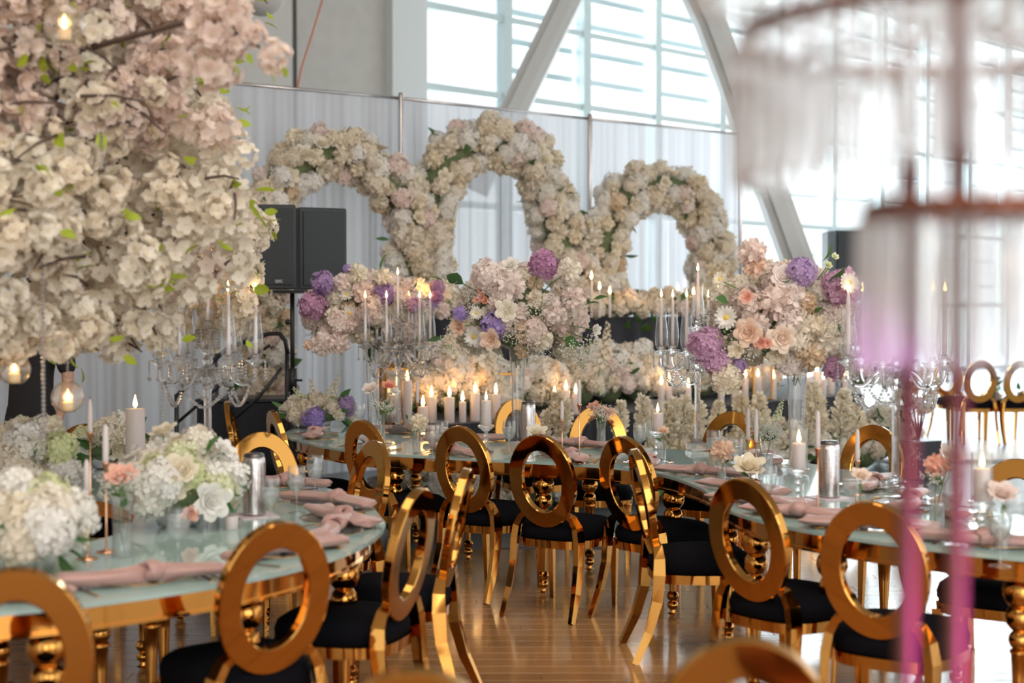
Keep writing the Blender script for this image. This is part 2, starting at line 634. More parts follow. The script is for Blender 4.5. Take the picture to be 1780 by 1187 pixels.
# leaning columns in front of the glazing
def leaning(name, label, pts, w):
    pts = [Q(*p) for p in pts]
    q = MB()
    for off, thick, ww in ((0, .22, w), (-.16, .10, w * .45)):
        pp = [p + Vector((0, off, 0)) for p in pts]
        q.tube(pp, 0, 4, 0, flat=[(ww * .72, thick * .72)] * len(pp), up=Vector((1, 0, 0)))
    o = struct(name, q, 'beam_paint', label)
    return o
leaning('leaning_column', 'white steel column leaning right in front of the glazing', [(826, 330, 19.5), (895, 190, 19.7), (965, 45, 19.9), (1045, -120, 20.1)], .36)
leaning('leaning_column', 'white steel column leaning left behind the crystal stand', [(1190, -60, 19.3), (1235, 40, 19), (1283, 170, 18.8), (1330, 300, 18.6), (1380, 440, 18.4), (1440, 600, 18.2), (1485, 735, 18)], .37)
q = MB(); q.tube([Q(517, 155, 14.4), Q(524, 118, 14.6), Q(540, 68, 14.8), Q(556, 15, 15), Q(575, -50, 15.2)], .011, 6)
tag(link('hanging_cable', q.mesh('hanging_cable', 'cable')), 'thin orange-red cable hanging down to the drape top', 'cable')

lp = Q(455, -14, 15.5)
hl = thing('globe_lamp', 'pale round hanging lamp cut by the top frame edge', 'lamp', lp)
q = MB(); q.ball((0, 0, 0), .26, 20, 14)
link('shade', q.mesh('shade', 'wall_concrete'), hl)
q = MB(); q.tube([(0, 0, .24), (0, 0, 8 - lp.z)], .008, 6)
link('cord', q.mesh('cord', 'steel_dark'), hl)

# ------------------------------------------------------------------ pipe-and-drape backdrop
DPTS = [(-6.6, 10.9), (-4.6, 11.9), (-2.7, 13.0), (-1.09, 14.05), (.85, 15.6), (2.72, 17.0)]
DH = 3.65
drape = thing('drape_backdrop', 'long curved backdrop of sheer white drapes on pipes', 'drapes', (-1.09, 14.05, 0))
dvo = Vector((-1.09, 14.05, 0))
def drape_panel(p0, p1, seed):
    rr = random.Random(seed)
    p0, p1 = Vector((*p0, 0)), Vector((*p1, 0))
    t = (p1 - p0); L = t.length; t.normalize()
    n = Vector((-t.y, t.x, 0))
    NU = int(L / .022)
    ph = rr.random() * 6
    vs, fs = [], []
    NZ = 6
    for i in range(NU + 1):
        u = i / NU
        x = u * L
        fold = .010 * math.sin(x * 31 + ph + 2.6 * math.sin(x * 4.3 + ph)) + .006 * math.sin(x * 71 + ph * 2 + 2 * math.sin(x * 9)) + .016 * math.sin(x * 11.7 + ph * 3 + 1.5 * math.sin(x * 2.9))
        for k in range(NZ + 1):
            w = k / NZ
            z = DH * (1 - w)
            a = .35 + .65 * min(1, w * 3)
            vs.append(p0 + t * x + n * (fold * a + .02 * math.sin(x * 9 + w * 3 + ph) * w) + Vector((0, 0, z)) - dvo)
    for i in range(NU):
        for k in range(NZ):
            a = i * (NZ + 1) + k
            fs.append((a, a + 1, a + NZ + 2, a + NZ + 1))
    q = MB(); q.add(vs, fs)
    return q
pole = MB(); pole.lathe([(.028, 0), (.028, DH + .03), (.02, DH + .05)], 10)
pole_me = pole.mesh('pole', 'steel')
for i in range(len(DPTS) - 1):
    a, c = Vector(DPTS[i]), Vector(DPTS[i + 1])
    n = max(1, round((c - a).length / 1.15))
    for k in range(n):
        q = drape_panel(a.lerp(c, k / n), a.lerp(c, (k + 1) / n), i * 10 + k)
        link('drape_panel', q.mesh('drape_panel', 'sheer'), drape)
    q = MB(); q.tube([Vector((a.x, a.y, DH)) - dvo, Vector((c.x, c.y, DH)) - dvo], .016, 8)
    link('crossbar', q.mesh('crossbar', 'steel'), drape)
for p in DPTS:
    link('pole', pole_me, drape, Vector((p[0], p[1] - .03, 0)) - dvo)
    q = MB(); q.box(-.22, .22, -.22, .22, 0, .012)
    link('base_plate', q.mesh('base_plate', 'steel_dark', False), drape, Vector((p[0], p[1] - .03, .004)) - dvo)
number_hooks = []

# ------------------------------------------------------------------ flower meshes (unit size: radius 1, axis +Z)
def fib(n, zmin=-1.0):
    out = []
    g = PI * (3 - math.sqrt(5))
    for i in range(n):
        z = 1 - (1 - zmin) * (i + .5) / n
        r = math.sqrt(max(0, 1 - z * z))
        out.append(Vector((r * math.cos(g * i), r * math.sin(g * i), z)))
    return out
def hydrangea_mb(seed, n=54):
    rr = random.Random(seed)
    q = MB()
    q.ball((0, 0, 0), .66, 8, 6)
    for d in fib(n, -.8):
        d = (d + Vector((rr.uniform(-.08, .08), rr.uniform(-.08, .08), rr.uniform(-.08, .08)))).normalized()
        c = d * rr.uniform(.70, .96)
        a = d.orthogonal().normalized()
        a.rotate(Quaternion(d, rr.random() * 6))
        e = d.cross(a)
        s = rr.uniform(.28, .38)
        tl = Vector((rr.uniform(-.4, .4), rr.uniform(-.4, .4), rr.uniform(-.4, .4)))
        d = (d + tl).normalized()
        a = (a - d * a.dot(d)).normalized()
        e = d.cross(a)
        for k in range(4):
            th = k * PI / 2
            p = a * math.cos(th) + e * math.sin(th)
            w = a * -math.sin(th) + e * math.cos(th)
            lift = rr.uniform(.0, .15)
            q.add([c, c + p * s * .62 - w * s * .46 + d * lift * .6, c + p * s + d * (lift - .04), c + p * s * .62 + w * s * .46 + d * lift * .6],
                  [(0, 1, 2), (0, 2, 3)])
    return q
def mum_mb(seed, n=84):
    """ruffled peony / carnation ball"""
    rr = random.Random(seed)
    q = MB()
    q.ball((0, 0, 0), .60, 8, 6)
    for i, d in enumerate(fib(n, -.55)):
        d = (d + Vector((rr.uniform(-.1, .1), rr.uniform(-.1, .1), rr.uniform(-.1, .1)))).normalized()
        side = d.orthogonal().normalized()
        side.rotate(Quaternion(d, rr.random() * 6))
        q.petal(d * .48, (d + side * .25), side, rr.uniform(.40, .58), rr.uniform(.34, .46), rr.uniform(.15, .5))
    return q
def rose_mb(seed):
    rr = random.Random(seed)
    q = MB()
    q.ball((0, 0, -.30), .34, 8, 6)
    q.lathe([(.03, -.2), (.10, .0), (.085, .30), (.05, .36), (.02, .30)], 7)
    rings = [(3, .12, .70, 3, .34), (4, .20, .76, 9, .44), (5, .30, .82, 18, .52), (5, .40, .88, 30, .66), (6, .46, .92, 46, .74)]
    for n, r0, L, op, wd in rings:
        ph = rr.random() * 6
        for k in range(n):
            th = ph + 2 * PI * k / n + rr.uniform(-.12, .12)
            rad = Vector((math.cos(th), math.sin(th), 0))
            tan = Vector((-math.sin(th), math.cos(th), 0))
            op2 = R(op + rr.uniform(-5, 7))
            curl = .05 + .16 * (op / 46) + rr.uniform(-.03, .05)
            vs = []
            for i in range(5):
                v = i / 4
                bell = math.sin(min(1.0, v * 1.5) * PI / 2)
                base_r = r0 * (.45 + .55 * bell)
                rr2 = base_r + math.tan(op2) * L * v * .62 + curl * max(0, v - .7) / .3 * .6
                z = -.45 + L * (v * 1.0 - .28 * (op / 46) * v * v) - curl * max(0, v - .75) * .8
                w = wd * (.45 + .62 * math.sin((.12 + .76 * v) * PI) ** .8)
                for j in range(5):
                    u = j / 4 * 2 - 1
                    vs.append(rad * (rr2 - (.30 - .12 * op / 46) * u * u * w) + tan * (u * w * .62) + Vector((0, 0, z - .16 * u * u * v * v)))
            fs = [(i * 5 + j, i * 5 + j + 1, i * 5 + j + 6, i * 5 + j + 5) for i in range(4) for j in range(4)]
            q.add(vs, fs)
    return q
def daisy_mb(seed, n=17):
    rr = random.Random(seed)
    q = MB()
    for lay in range(2):
        for k in range(n):
            th = 2 * PI * (k + .5 * lay) / n + rr.uniform(-.08, .08)
            d = Vector((math.cos(th), math.sin(th), .12 + .3 * lay))
            q.petal(Vector((0, 0, .02)), d, Vector((0, 0, 1)), (1 - .25 * lay) * rr.uniform(.9, 1.05), .30, rr.uniform(-.05, .22))
    q.lathe([(.26, .04), (.22, .16), (.10, .22), (.01, .23)], 8, 1)
    return q
def blossom_mb(seed, nf=13, layers=2):
    """a cluster of five-petalled blossoms"""
    rr = random.Random(seed)
    q = MB()
    for d in fib(nf, -.75):
        d = (d + Vector((rr.uniform(-.25, .25), rr.uniform(-.25, .25), rr.uniform(-.25, .25)))).normalized()
        c = d * rr.uniform(.45, .78)
        a = d.orthogonal().normalized()
        a.rotate(Quaternion(d, rr.random() * 6))
        e = d.cross(a)
        s = rr.uniform(.36, .50)
        for lay in range(layers):
            for k in range(5):
                th = 2 * PI * (k + .5 * lay) / 5
                p = a * math.cos(th) + e * math.sin(th)
                q.petal(c + d * .03 * lay, p + d * (.25 + .4 * lay), d, s * (1 - .25 * lay), s * .85, rr.uniform(.0, .25))
        q.add([c + d * .13 + a * .05, c + d * .13 + e * .05, c + d * .13 - a * .05, c + d * .13 - e * .05, c + d * .18], [(0, 1, 4), (1, 2, 4), (2, 3, 4), (3, 0, 4)], 1)
    return q
def spike_mb(seed):
    """tall stock / delphinium spike, unit height 1, axis +Z"""
    rr = random.Random(seed)
    q = MB()
    q.tube([(0, 0, 0), (0, 0, .95)], [.012, .005], 5, 1)
    for i in range(34):
        z = .18 + .80 * i / 34
        r = .115 * (1 - .78 * (z - .18) / .82)
        th = i * 2.4
        p = Vector((math.cos(th) * r, math.sin(th) * r, z))
        d = Vector((math.cos(th), math.sin(th), .5)).normalized()
        a = d.orthogonal().normalized(); e = d.cross(a)
        for k in range(4):
            t2 = k * PI / 2 + rr.random()
            q.petal(p, (a * math.cos(t2) + e * math.sin(t2) + d * .35), d, r * .55 + .015, r * .6 + .012, .1)
    return q
def plume_mb(seed):
    """pampas plume, unit height 1"""
    rr = random.Random(seed)
    q = MB()
    q.tube([(0, 0, 0), (.02, 0, .5), (.08, 0, .95)], [.008, .006, .003], 5, 1)
    for i in range(300):
        z = .30 + .70 * rr.random()
        w = math.sin(PI * min(1, max(0, (z - .26) / .78)) ** .8)
        th = rr.random() * 6.28
        r = .13 * w * rr.uniform(.2, 1)
        p = Vector((.08 * (z - .3) + math.cos(th) * r, math.sin(th) * r, z))
        d = Vector((math.cos(th), math.sin(th), rr.uniform(.2, 1.1))).normalized()
        q.petal(p, d, Vector((rr.uniform(-1, 1), rr.uniform(-1, 1), rr.uniform(-1, 1))), .085, .065, .2)
    return q
def gyp_mb(seed):
    """baby's breath spray, unit radius"""
    rr = random.Random(seed)
    q = MB()
    for i in range(46):
        d = Vector((rr.gauss(0, .5), rr.gauss(0, .5), rr.uniform(.2, 1))).normalized() * rr.uniform(.55, 1.05)
        if i % 3 == 0:
            q.tube([(0, 0, 0), d * .5 + Vector((0, 0, .08)), d], .008, 3, 1, cap=False)
        for k in range(3):
            c = d + Vector((rr.gauss(0, .09), rr.gauss(0, .09), rr.gauss(0, .09)))
            s = rr.uniform(.028, .05)
            q.add([c + Vector((s, 0, 0)), c + Vector((-s, 0, 0)), c + Vector((0, s, 0)), c + Vector((0, -s, 0)), c + Vector((0, 0, s)), c - Vector((0, 0, s))],
                  [(0, 2, 4), (2, 1, 4), (1, 3, 4), (3, 0, 4), (2, 0, 5), (1, 2, 5), (3, 1, 5), (0, 3, 5)])
    return q
def leaf_mb(aspect=.5):
    q = MB()
    W_ = aspect * .5
    vs = [(0, 0, 0), (0, .35, .03), (0, .7, .02), (0, 1, -.06), (W_ * .8, .28, .09), (W_, .55, .10), (W_ * .5, .82, .04),
          (-W_ * .8, .28, .09), (-W_, .55, .10), (-W_ * .5, .82, .04)]
    fs = [(0, 4, 1), (1, 4, 5, 2), (2, 5, 6), (2, 6, 3), (0, 1, 7), (1, 2, 8, 7), (2, 9, 8), (2, 3, 9)]
    q.add(vs, fs)
    return q
_FC = {}
def flower_mesh(shape, mat, var=0):
    k = (shape, mat, var)
    if k not in _FC:
        if shape == 'hydrangea':
            _FC[k] = hydrangea_mb(var + 1).mesh('hydrangea_head', mat, False)
        elif shape == 'mum':
            _FC[k] = mum_mb(var + 11).mesh('peony_head', mat, False)
        elif shape == 'rose':
            _FC[k] = rose_mb(var + 21).mesh('rose_head', mat, True)
        elif shape == 'daisy':
            _FC[k] = daisy_mb(var + 31).mesh('daisy_head', [mat, 'pollen'], False)
        elif shape == 'blossom':
            _FC[k] = blossom_mb(var + 41).mesh('blossom_cluster', [mat, 'pollen_green'], False)
        elif shape == 'spike':
            _FC[k] = spike_mb(var + 51).mesh('stock_spike', [mat, 'stem'], False)
        elif shape == 'plume':
            _FC[k] = plume_mb(var + 61).mesh('pampas_plume', [mat, 'stem'], False)
        elif shape == 'gyp':
            _FC[k] = gyp_mb(var + 71).mesh('baby_breath', [mat, 'stem'], False)
        elif shape == 'leaf':
            _FC[k] = leaf_mb(.55).mesh('leaf', mat, True)
        elif shape == 'blade':
            _FC[k] = leaf_mb(.28).mesh('leaf', mat, True)
    return _FC[k]
FNAME = dict(hydrangea='hydrangea_head', mum='peony_head', rose='rose_head', daisy='daisy_head', blossom='blossom_cluster',
             spike='stock_spike', plume='pampas_plume', gyp='baby_breath', leaf='leaf', blade='leaf')
def flower(parent, shape, mat, pos, d, r, rr=rnd):
    """pos in the parent's space; d = direction the head faces"""
    d = Vector(d)
    if shape == 'rose':
        r *= .92
    if d.length < 1e-6:
        d = Vector((0, 0, 1))
    qn = d.to_track_quat('Y' if shape in ('leaf', 'blade') else 'Z', 'X' if shape in ('leaf', 'blade') else 'Y')
    ax = Vector((0, 1, 0)) if shape in ('leaf', 'blade') else Vector((0, 0, 1))
    qn = qn @ Quaternion(ax, rr.random() * 6.28)
    return link(FNAME[shape], flower_mesh(shape, mat, rr.randrange(3)), parent, pos, qn, r)

# ------------------------------------------------------------------ chair
def ellipse_ring(a1, b1, a0, b0, th, n=48):
    q = MB()
    vs, fs = [], []
    e = .004
    for i in range(n):
        t = 2 * PI * i / n
        c, s = math.cos(t), math.sin(t)
        sec = [(a1 - e, b1 - e, -th / 2), (a1, b1, -th / 2 + e), (a1, b1, th / 2 - e), (a1 - e, b1 - e, th / 2),
               (a0 + e, b0 + e, th / 2), (a0, b0, th / 2 - e), (a0, b0, -th / 2 + e), (a0 + e, b0 + e, -th / 2)]
        for a, bb, yy in sec:
            vs.append((a * c, yy, bb * s))
    for i in range(n):
        j = (i + 1) % n
        for k in range(8):
            l = (k + 1) % 8
            fs.append((i * 8 + k, i * 8 + l, j * 8 + l, j * 8 + k))
    q.add(vs, fs)
    return q
TILT = R(11)
ring_mb = ellipse_ring(.192, .250, .116, .166, .036)
RM = Matrix.Translation((0, -.255, .712)) @ Matrix.Rotation(TILT, 4, 'X')
ring_mb.v = [tuple(RM @ Vector(p)) for p in ring_mb.v]
CH_RING = sharpen(ring_mb.mesh('back_ring', 'gold'))
def seat_outline(n=40, wf=.235, wr=.20, y0=-.225, y1=.235, ex=3.2):
    pts = []
    for i in range(n):
        t = 2 * PI * i / n
        c, s = math.cos(t), math.sin(t)
        u = abs(c) ** (2 / ex) * (1 if c >= 0 else -1)
        v = abs(s) ** (2 / ex) * (1 if s >= 0 else -1)
        y = (y0 + y1) / 2 + v * (y1 - y0) / 2
        w = wr + (wf - wr) * (y - y0) / (y1 - y0)
        pts.append((u * w, y))
    return pts
def stack(layers, n):
    q = MB()
    vs, fs = [], []
    for k, (s, z) in enumerate(layers):
        for x, y in seat_outline(n):
            vs.append((x * s, .005 + (y - .005) * s, z))
    for k in range(len(layers) - 1):
        for i in range(n):
            j = (i + 1) % n
            fs.append((k * n + i, k * n + j, (k + 1) * n + j, (k + 1) * n + i))
    fs.append(tuple(range(n - 1, -1, -1)))
    fs.append(tuple(range((len(layers) - 1) * n, len(layers) * n)))
    q.add(vs, fs)
    return q
CH_SEAT = stack([(.95, .398), (1.0, .412), (1.01, .44), (.97, .468), (.86, .486), (.62, .498), (.30, .503), (.05, .504)], 40).mesh('seat', 'velvet')
CH_FRAME = sharpen(stack([(.94, .355), (1.005, .358), (1.02, .40), (.96, .403)], 40).mesh('seat_frame', 'gold'))
def rear_leg(s):
    q = MB()
    pts = [(s * .105, -.222, .548), (s * .150, -.214, .520), (s * .178, -.210, .470), (s * .190, -.212, .40), (s * .192, -.222, .28), (s * .197, -.262, .14), (s * .205, -.325, 0)]
    fl = [(.010, .016), (.016, .022), (.018, .027), (.019, .030), (.018, .026), (.016, .022), (.013, .016)]
    q.tube(pts, 0, 4, 0, flat=[(a * 1.3, c_ * 1.3) for a, c_ in fl], up=Vector((1, 0, 0)))
    return q.mesh('leg', 'gold', False)
def front_leg(s):
    q = MB()
    q.tube([(s * .195, .195, .375), (s * .192, .200, .2), (s * .190, .206, 0)], 0, 4, 0, flat=[(.026, .026), (.021, .021), (.015, .015)], up=Vector((1, 0, 0)))
    return q.mesh('leg', 'gold', False)
CH_LEGS = [rear_leg(-1), rear_leg(1), front_leg(-1), front_leg(1)]
CHAIRS = []
def chair(label, px, top, yaw, d=None, group='gold oval-back chairs', dx=0, dy=0, z=0):
    """px, top = where the crown of the oval back stands in the photo; yaw = degrees the sitter faces, 0 = away from camera, + = to the right"""
    if d is None:
        k = CAMZ - .955 - z
        d = FPX * k / (top - 528.0)
    X = (px - 890) / FPX * d
    rz = -R(yaw)
    f = Vector((-math.sin(rz), math.cos(rz), 0))
    o = thing('dining_chair', label, 'chair', Vector((X + dx, d + dy, z)) + f * .29, rz, group)
    link('back_ring', CH_RING, o)
    link('seat', CH_SEAT, o)
    link('seat_frame', CH_FRAME, o)
    for me in CH_LEGS:
        link('leg', me, o)
    CHAIRS.append(o)
    return o

# ------------------------------------------------------------------ serpentine glass tables
TH = .75
def catmull(pts, n=8):
    out = []
    P_ = [Vector(p) for p in pts]
    P_ = [P_[0] * 2 - P_[1]] + P_ + [P_[-1] * 2 - P_[-2]]
    for i in range(1, len(P_) - 2):
        for k in range(n):
            t = k / n
            a, b_, c, d = P_[i - 1], P_[i], P_[i + 1], P_[i + 2]
            out.append(.5 * ((2 * b_) + (c - a) * t + (2 * a - 5 * b_ + 4 * c - d) * t * t + (3 * b_ - a - 3 * c + d) * t ** 3))
    out.append(P_[-2])
    return out
leg_mb = MB()
leg_mb.lathe([(.030, 0), (.016, .006), (.014, .02), (.026, .032), (.030, .045), (.026, .058), (.016, .066), (.027, .078), (.033, .094), (.027, .110), (.017, .118)], 20)
leg_mb.lathe([(.017, .118), (.021, .20), (.026, .30), (.031, .385), (.036, .39), (.036, .398), (.026, .404)], 24, flute=.07)
def ballprof(z, r, k=7):
    return [(max(.02, r * math.cos(a)), z + r * math.sin(a)) for a in [(-PI / 2 + .35) + (PI - .7) * i / k for i in range(k + 1)]]
leg_mb.lathe(ballprof(.436, .040) + ballprof(.515, .052) + ballprof(.607, .062) + [(.045, .668), (.052, .672), (.052, .70)], 24)
TABLE_LEG = sharpen(leg_mb.mesh('leg', 'gold'), 40)
def serp_table(label, near, width, legs_at):
    c = catmull([(x, y, 0) for x, y in near], 8)
    n = len(c)
    tan = [(c[min(i + 1, n - 1)] - c[max(i - 1, 0)]).normalized() for i in range(n)]
    nor = [Vector((-t.y, t.x, 0)) for t in tan]   # to the left of travel = over the table
    def off(w):
        return [c[i] + nor[i] * w for i in range(n)]
    org = c[n // 2] + nor[n // 2] * width * .5
    o = thing('serpentine_table', label, 'table', org)
    def slab(w0, w1, z0, z1, name, mat, smooth=False):
        A, B_ = off(w0), off(w1)
        q = MB()
        vs, fs = [], []
        for i in range(n):
            vs += [A[i] + Vector((0, 0, z0)) - org, B_[i] + Vector((0, 0, z0)) - org, B_[i] + Vector((0, 0, z1)) - org, A[i] + Vector((0, 0, z1)) - org]
        for i in range(n - 1):
            for k in range(4):
                l = (k + 1) % 4
                fs.append((i * 4 + k, i * 4 + 4 + k, i * 4 + 4 + l, i * 4 + l))
        fs += [(0, 1, 2, 3), tuple(reversed([(n - 1) * 4 + k for k in range(4)]))]
        q.add(vs, fs)
        return link(name, q.mesh(name, mat, smooth), o)
    slab(0, width, TH - .014, TH, 'glass_top', 'table_glass')
    slab(.06, .085, TH - .085, TH - .0145, 'apron', 'gold')
    slab(.05, .095, TH - .095, TH - .085, 'apron_moulding', 'gold')
    slab(width - .085, width - .06, TH - .085, TH - .0145, 'apron', 'gold')
    slab(width - .095, width - .05, TH - .095, TH - .085, 'apron_moulding', 'gold')
    slab(.085, width - .085, TH - .03, TH - .0145, 'underframe', 'black_paint')
    for t in legs_at:
        i = min(n - 1, int(t * (n - 1)))
        for w in (.12, width - .12):
            p = c[i] + nor[i] * w - org
            link('leg', TABLE_LEG, o, (p.x, p.y, 0), scale=(1, 1, (TH - .05) / .70))
    o['_edge'] = 0
    del o['_edge']
    return o, c, nor
MID_EDGE = [(-1.50, 10.35), (-1.52, 9.5), (-1.0, 8.55), (-.35, 8.12), (.38, 7.78), (.74, 7.40), (.90, 6.8), (.90, 6.28), (.98, 5.86), (1.16, 5.5), (1.46, 5.16), (1.86, 4.86), (2.5, 4.7)]
LEFT_EDGE = [(-2.9, 3.85), (-2.2, 3.84), (-1.5, 4.03), (-1.1, 4.28), (-.75, 4.66), (-.56, 5.10), (-.50, 5.55), (-.55, 5.9), (-.68, 6.38), (-.98, 6.92), (-1.4, 7.32), (-2.0, 7.58), (-2.8, 7.66)]
mid_table, MC, MN = serp_table('long curving mirrored-gold table with pale aqua glass top across the middle', MID_EDGE, 1.0, (.10, .2, .31, .42, .52, .63, .76, .90))
left_table, LC, LN = serp_table('curved glass-topped gold table under the blossom tree at left', LEFT_EDGE, 1.0, (.07, .2, .33, .46, .60, .74, .88))

# ------------------------------------------------------------------ chairs in the photo
chair('gold oval-back chair in the lower left corner, cut by the frame edge', 22, 990, -14)
chair('gold oval-back chair nearest the left table, black seat turned to the left', 482, 908, -36)
chair('gold oval-back chair turned nearly edge-on at the right end of the left table', 716, 850, -72, dx=.02)
chair('gold chair seen exactly edge-on, rear legs beside the open floor', 790, 815, -84, dx=.04)
chair('gold chair back overlapping another ring between the left and middle tables', 650, 767, -122)
chair('gold chair facing camera behind the steel pitcher of the left table', 455, 752, 176)
chair('gold chair behind the left table beside the white pillar candle', 147, 738, 168)
chair('thin edge-on gold chair back in front of the black boxes', 397, 697, 84)
chair('gold chair at the left tip of the middle table, seen nearly edge-on', 492, 714, 66, dx=-.06)
chair('gold oval-back chair at the left bend of the middle table', 632, 729, 46, dy=-.05)
chair('gold oval-back chair directly before the central bouquet, left of the open seat row', 800, 741, 36)
chair('gold oval-back chair at the very centre of the picture', 938, 756, 30)
chair('gold oval-back chair in the inner corner of the curving table', 1085, 759, 48)
chair('gold chair seen edge-on at the inner corner, back post leaning left', 1118, 781, 86, dx=-.03)
chair('gold oval-back chair on the right bend of the long table', 1293, 832, 50)
chair('gold oval-back chair behind the near copper rods', 1517, 872, 34)
chair('gold chair facing camera behind the silver pitcher at the table centre', 896, 694, 150)
chair('bright yellow-gold chair facing camera behind the coral rose vase', 1040, 706, 184)
chair('gold chair facing camera beside the clear crystal column at right', 1258, 716, 205, dx=.06)
chair('gold chair facing camera between silver thermos pitcher and copper rod', 1502, 740, 222, dx=.06)
chair('gold chair cut by the right frame edge behind a pale rose', 1772, 800, 214)
chair('blurred gold chair top in the near foreground at right of centre', 1300, 1112, 8)
chair('blurred gold chair top barely showing at the bottom edge', 716, 1166, -6)
for px, yaw in ((1643, 170), (1706, 4), (1776, -8), (1815, 175)):
    o = chair('', px, 640, yaw, d=16.2 if yaw < 100 else 17.2, z=.03)
    later(o, '{} distant gold chair from the left on the pale floor', 'far')

# ------------------------------------------------------------------ candles and glassware
FL = MB()
FL.lathe([(.002, 0), (.0075, .008), (.0085, .016), (.006, .028), (.0028, .040), (.0005, .050)], 10)
FLAME = FL.mesh('flame', 'flame_core')
def wickmesh():
    q = MB(); q.tube([(0, 0, 0), (0, 0, .008), (.001, 0, .014)], .0012, 5)
    return q.mesh('wick', 'wick')
WICK = wickmesh()
_PC = {}
def cached(key, fn):
    if key not in _PC:
        _PC[key] = fn()
    return _PC[key]
def pillar_me(r, h, mat='wax'):
    def f():
        q = MB()
        q.lathe([(r * .97, 0), (r, .004), (r, h - .004), (r * .96, h), (r * .8, h - .002), (r * .5, h - .006), (r * .02, h - .008)], 22)
        return sharpen(q.mesh('wax_body', mat), 50)
    return cached(('pillar', round(r, 3), round(h, 2), mat), f)
def taper_me(h, r=.0105):
    def f():
        q = MB()
        q.lathe([(r * .8, 0), (r, .012), (r, h * .5), (r * .86, h - .03), (r * .72, h - .012), (r * .3, h - .002), (r * .02, h)], 12)
        return q.mesh('wax_body', 'wax')
    return cached(('taper', round(h, 2), r), f)
def candle(name, me, h, loc, label, lit=True, cat='candle', group=None, fs=1.0):
    o = thing(name, label, cat, loc, rnd.random() * 6, group)
    link('wax_body', me, o)
    link('wick', WICK, o, (0, 0, h - .006))
    if lit:
        link('flame', FLAME, o, (0, 0, h + .004), scale=fs)
    return o
def glow(loc, power, col=(1, .52, .2), r=.05, name='candle_glow', parent=None):
    l = bpy.data.lights.new(name, 'POINT')
    l.energy = power
    l.color = col
    l.shadow_soft_size = r
    o = bpy.data.objects.new(name, l)
    COL.objects.link(o)
    o.location = loc
    if parent:
        o.parent = parent
    return o

# goblet
gb = MB()
gb.lathe([(.036, 0), (.036, .003), (.010, .008), (.0045, .018), (.0045, .075), (.012, .088), (.030, .106), (.038, .130), (.039, .155), (.036, .195), (.034, .20)], 24, close=False)
GOB_BOWL = gb.mesh('bowl', 'glass')
gw = MB()
gw.lathe([(.004, .092), (.028, .110), (.036, .132), (.0368, .158), (.001, .158)], 20, close=False)
GOB_WATER = gw.mesh('water', 'water')
def goblet(p, where):
    o = thing('water_goblet', '', 'glass', p, 0, 'water goblets on the glass tables')
    link('bowl', GOB_BOWL, o)
    link('water', GOB_WATER, o)
    later(o, '{} water goblet from the left on ' + where, where)
    return o
# steel pitcher
def pitcher(p, label):
    o = thing('steel_pitcher', label, 'pitcher', p, 0, 'steel pitchers')
    q = MB(); q.lathe([(.042, 0), (.047, .004), (.047, .215), (.045, .235), (.041, .243)], 30, close=False)
    link('body', cached('pitch_b', lambda: sharpen(q.mesh('body', 'steel'))), o)
    q2 = MB(); q2.lathe([(.042, .238), (.043, .250), (.034, .256), (.002, .258)], 26)
    link('lid', cached('pitch_l', lambda: q2.mesh('lid', 'steel_dark')), o)
    q3 = MB(); q3.bevbox(-.085, .085, -.085, .085, -.006, 0, .01)
    c = link('folded_cloth', cached('pitch_c', lambda: q3.mesh('folded_cloth', 'napkin_pale', False)), None, Vector(p) , (0, 0, .5))
    tag(c, 'pale folded cloth under the ' + label, 'napkin')
    o.location.z += .006
    c.location.z += .006
    return o
# hurricane candle holder with twisted glass stem
def hurricane_meshes():
    q = MB()
    q.lathe([(.045, 0), (.045, .006), (.020, .014), (.010, .022)], 20)
    for z, r in ((.040, .018), (.073, .016), (.104, .015)):
        q.ball((0, 0, z), r, 12, 8)
    q.lathe([(.010, .118), (.018, .126), (.046, .148), (.050, .156), (.046, .160)], 20)
    st = q.mesh('stem', 'crystal')
    q = MB(); q.lathe([(.038, .160), (.038, .335)], 24, close=False)
    q.lathe([(.0375, .335), (.040, .337), (.0375, .339)], 24, close=False)
    return st, q.mesh('glass_tube', 'glass')
HST, HTB = hurricane_meshes()
def hurricane(p, ch, label, lit=True, tall=1.0):
    o = thing('hurricane_holder', label, 'candle holder', p, 0, 'glass hurricane holders')
    link('stem', HST, o)
    link('glass_tube', HTB, o)
    candle('pillar_candle', pillar_me(.029, ch), ch, Vector(p) + Vector((0, 0, .161)), 'white pillar candle inside the ' + label.split(' hurricane')[0] + ' hurricane' + label.split(' hurricane')[1], lit, fs=1.1)
    return o
# gold taper holder
def holder_me(h):
    def f():
        q = MB()
        q.lathe([(.036, 0), (.036, .004), (.012, .008), (.0035, .016), (.003, h - .05), (.004, h - .04), (.009, h - .02), (.0135, h - .004), (.0135, h)], 16)
        return q.mesh('stand', 'rose_gold')
    return cached(('hold', round(h, 3)), f)
def taper_holder(p, h, ch, label, lit=False):
    o = tag(link('taper_holder', holder_me(h), None, p), 'slim gold stick holder ' + label, 'candle holder', 'gold taper holders')
    candle('taper_candle', taper_me(ch), ch, Vector(p) + Vector((0, 0, h - .004)), 'white taper candle on the slim gold stick ' + label, lit)
    return o
# votive
def votive(p, label, lit=True):
    o = thing('votive_holder', 'small glass votive ' + label, 'candle holder', p, 0)
    q = MB(); q.lathe([(.026, 0), (.028, .004), (.030, .062)], 18, close=False)
    link('cup', cached('votcup', lambda: q.mesh('cup', 'glass')), o)
    candle('tealight', pillar_me(.022, .03), .03, Vector(p) + Vector((0, 0, .003)), 'tiny lit candle in the glass votive ' + label, lit)
    return o

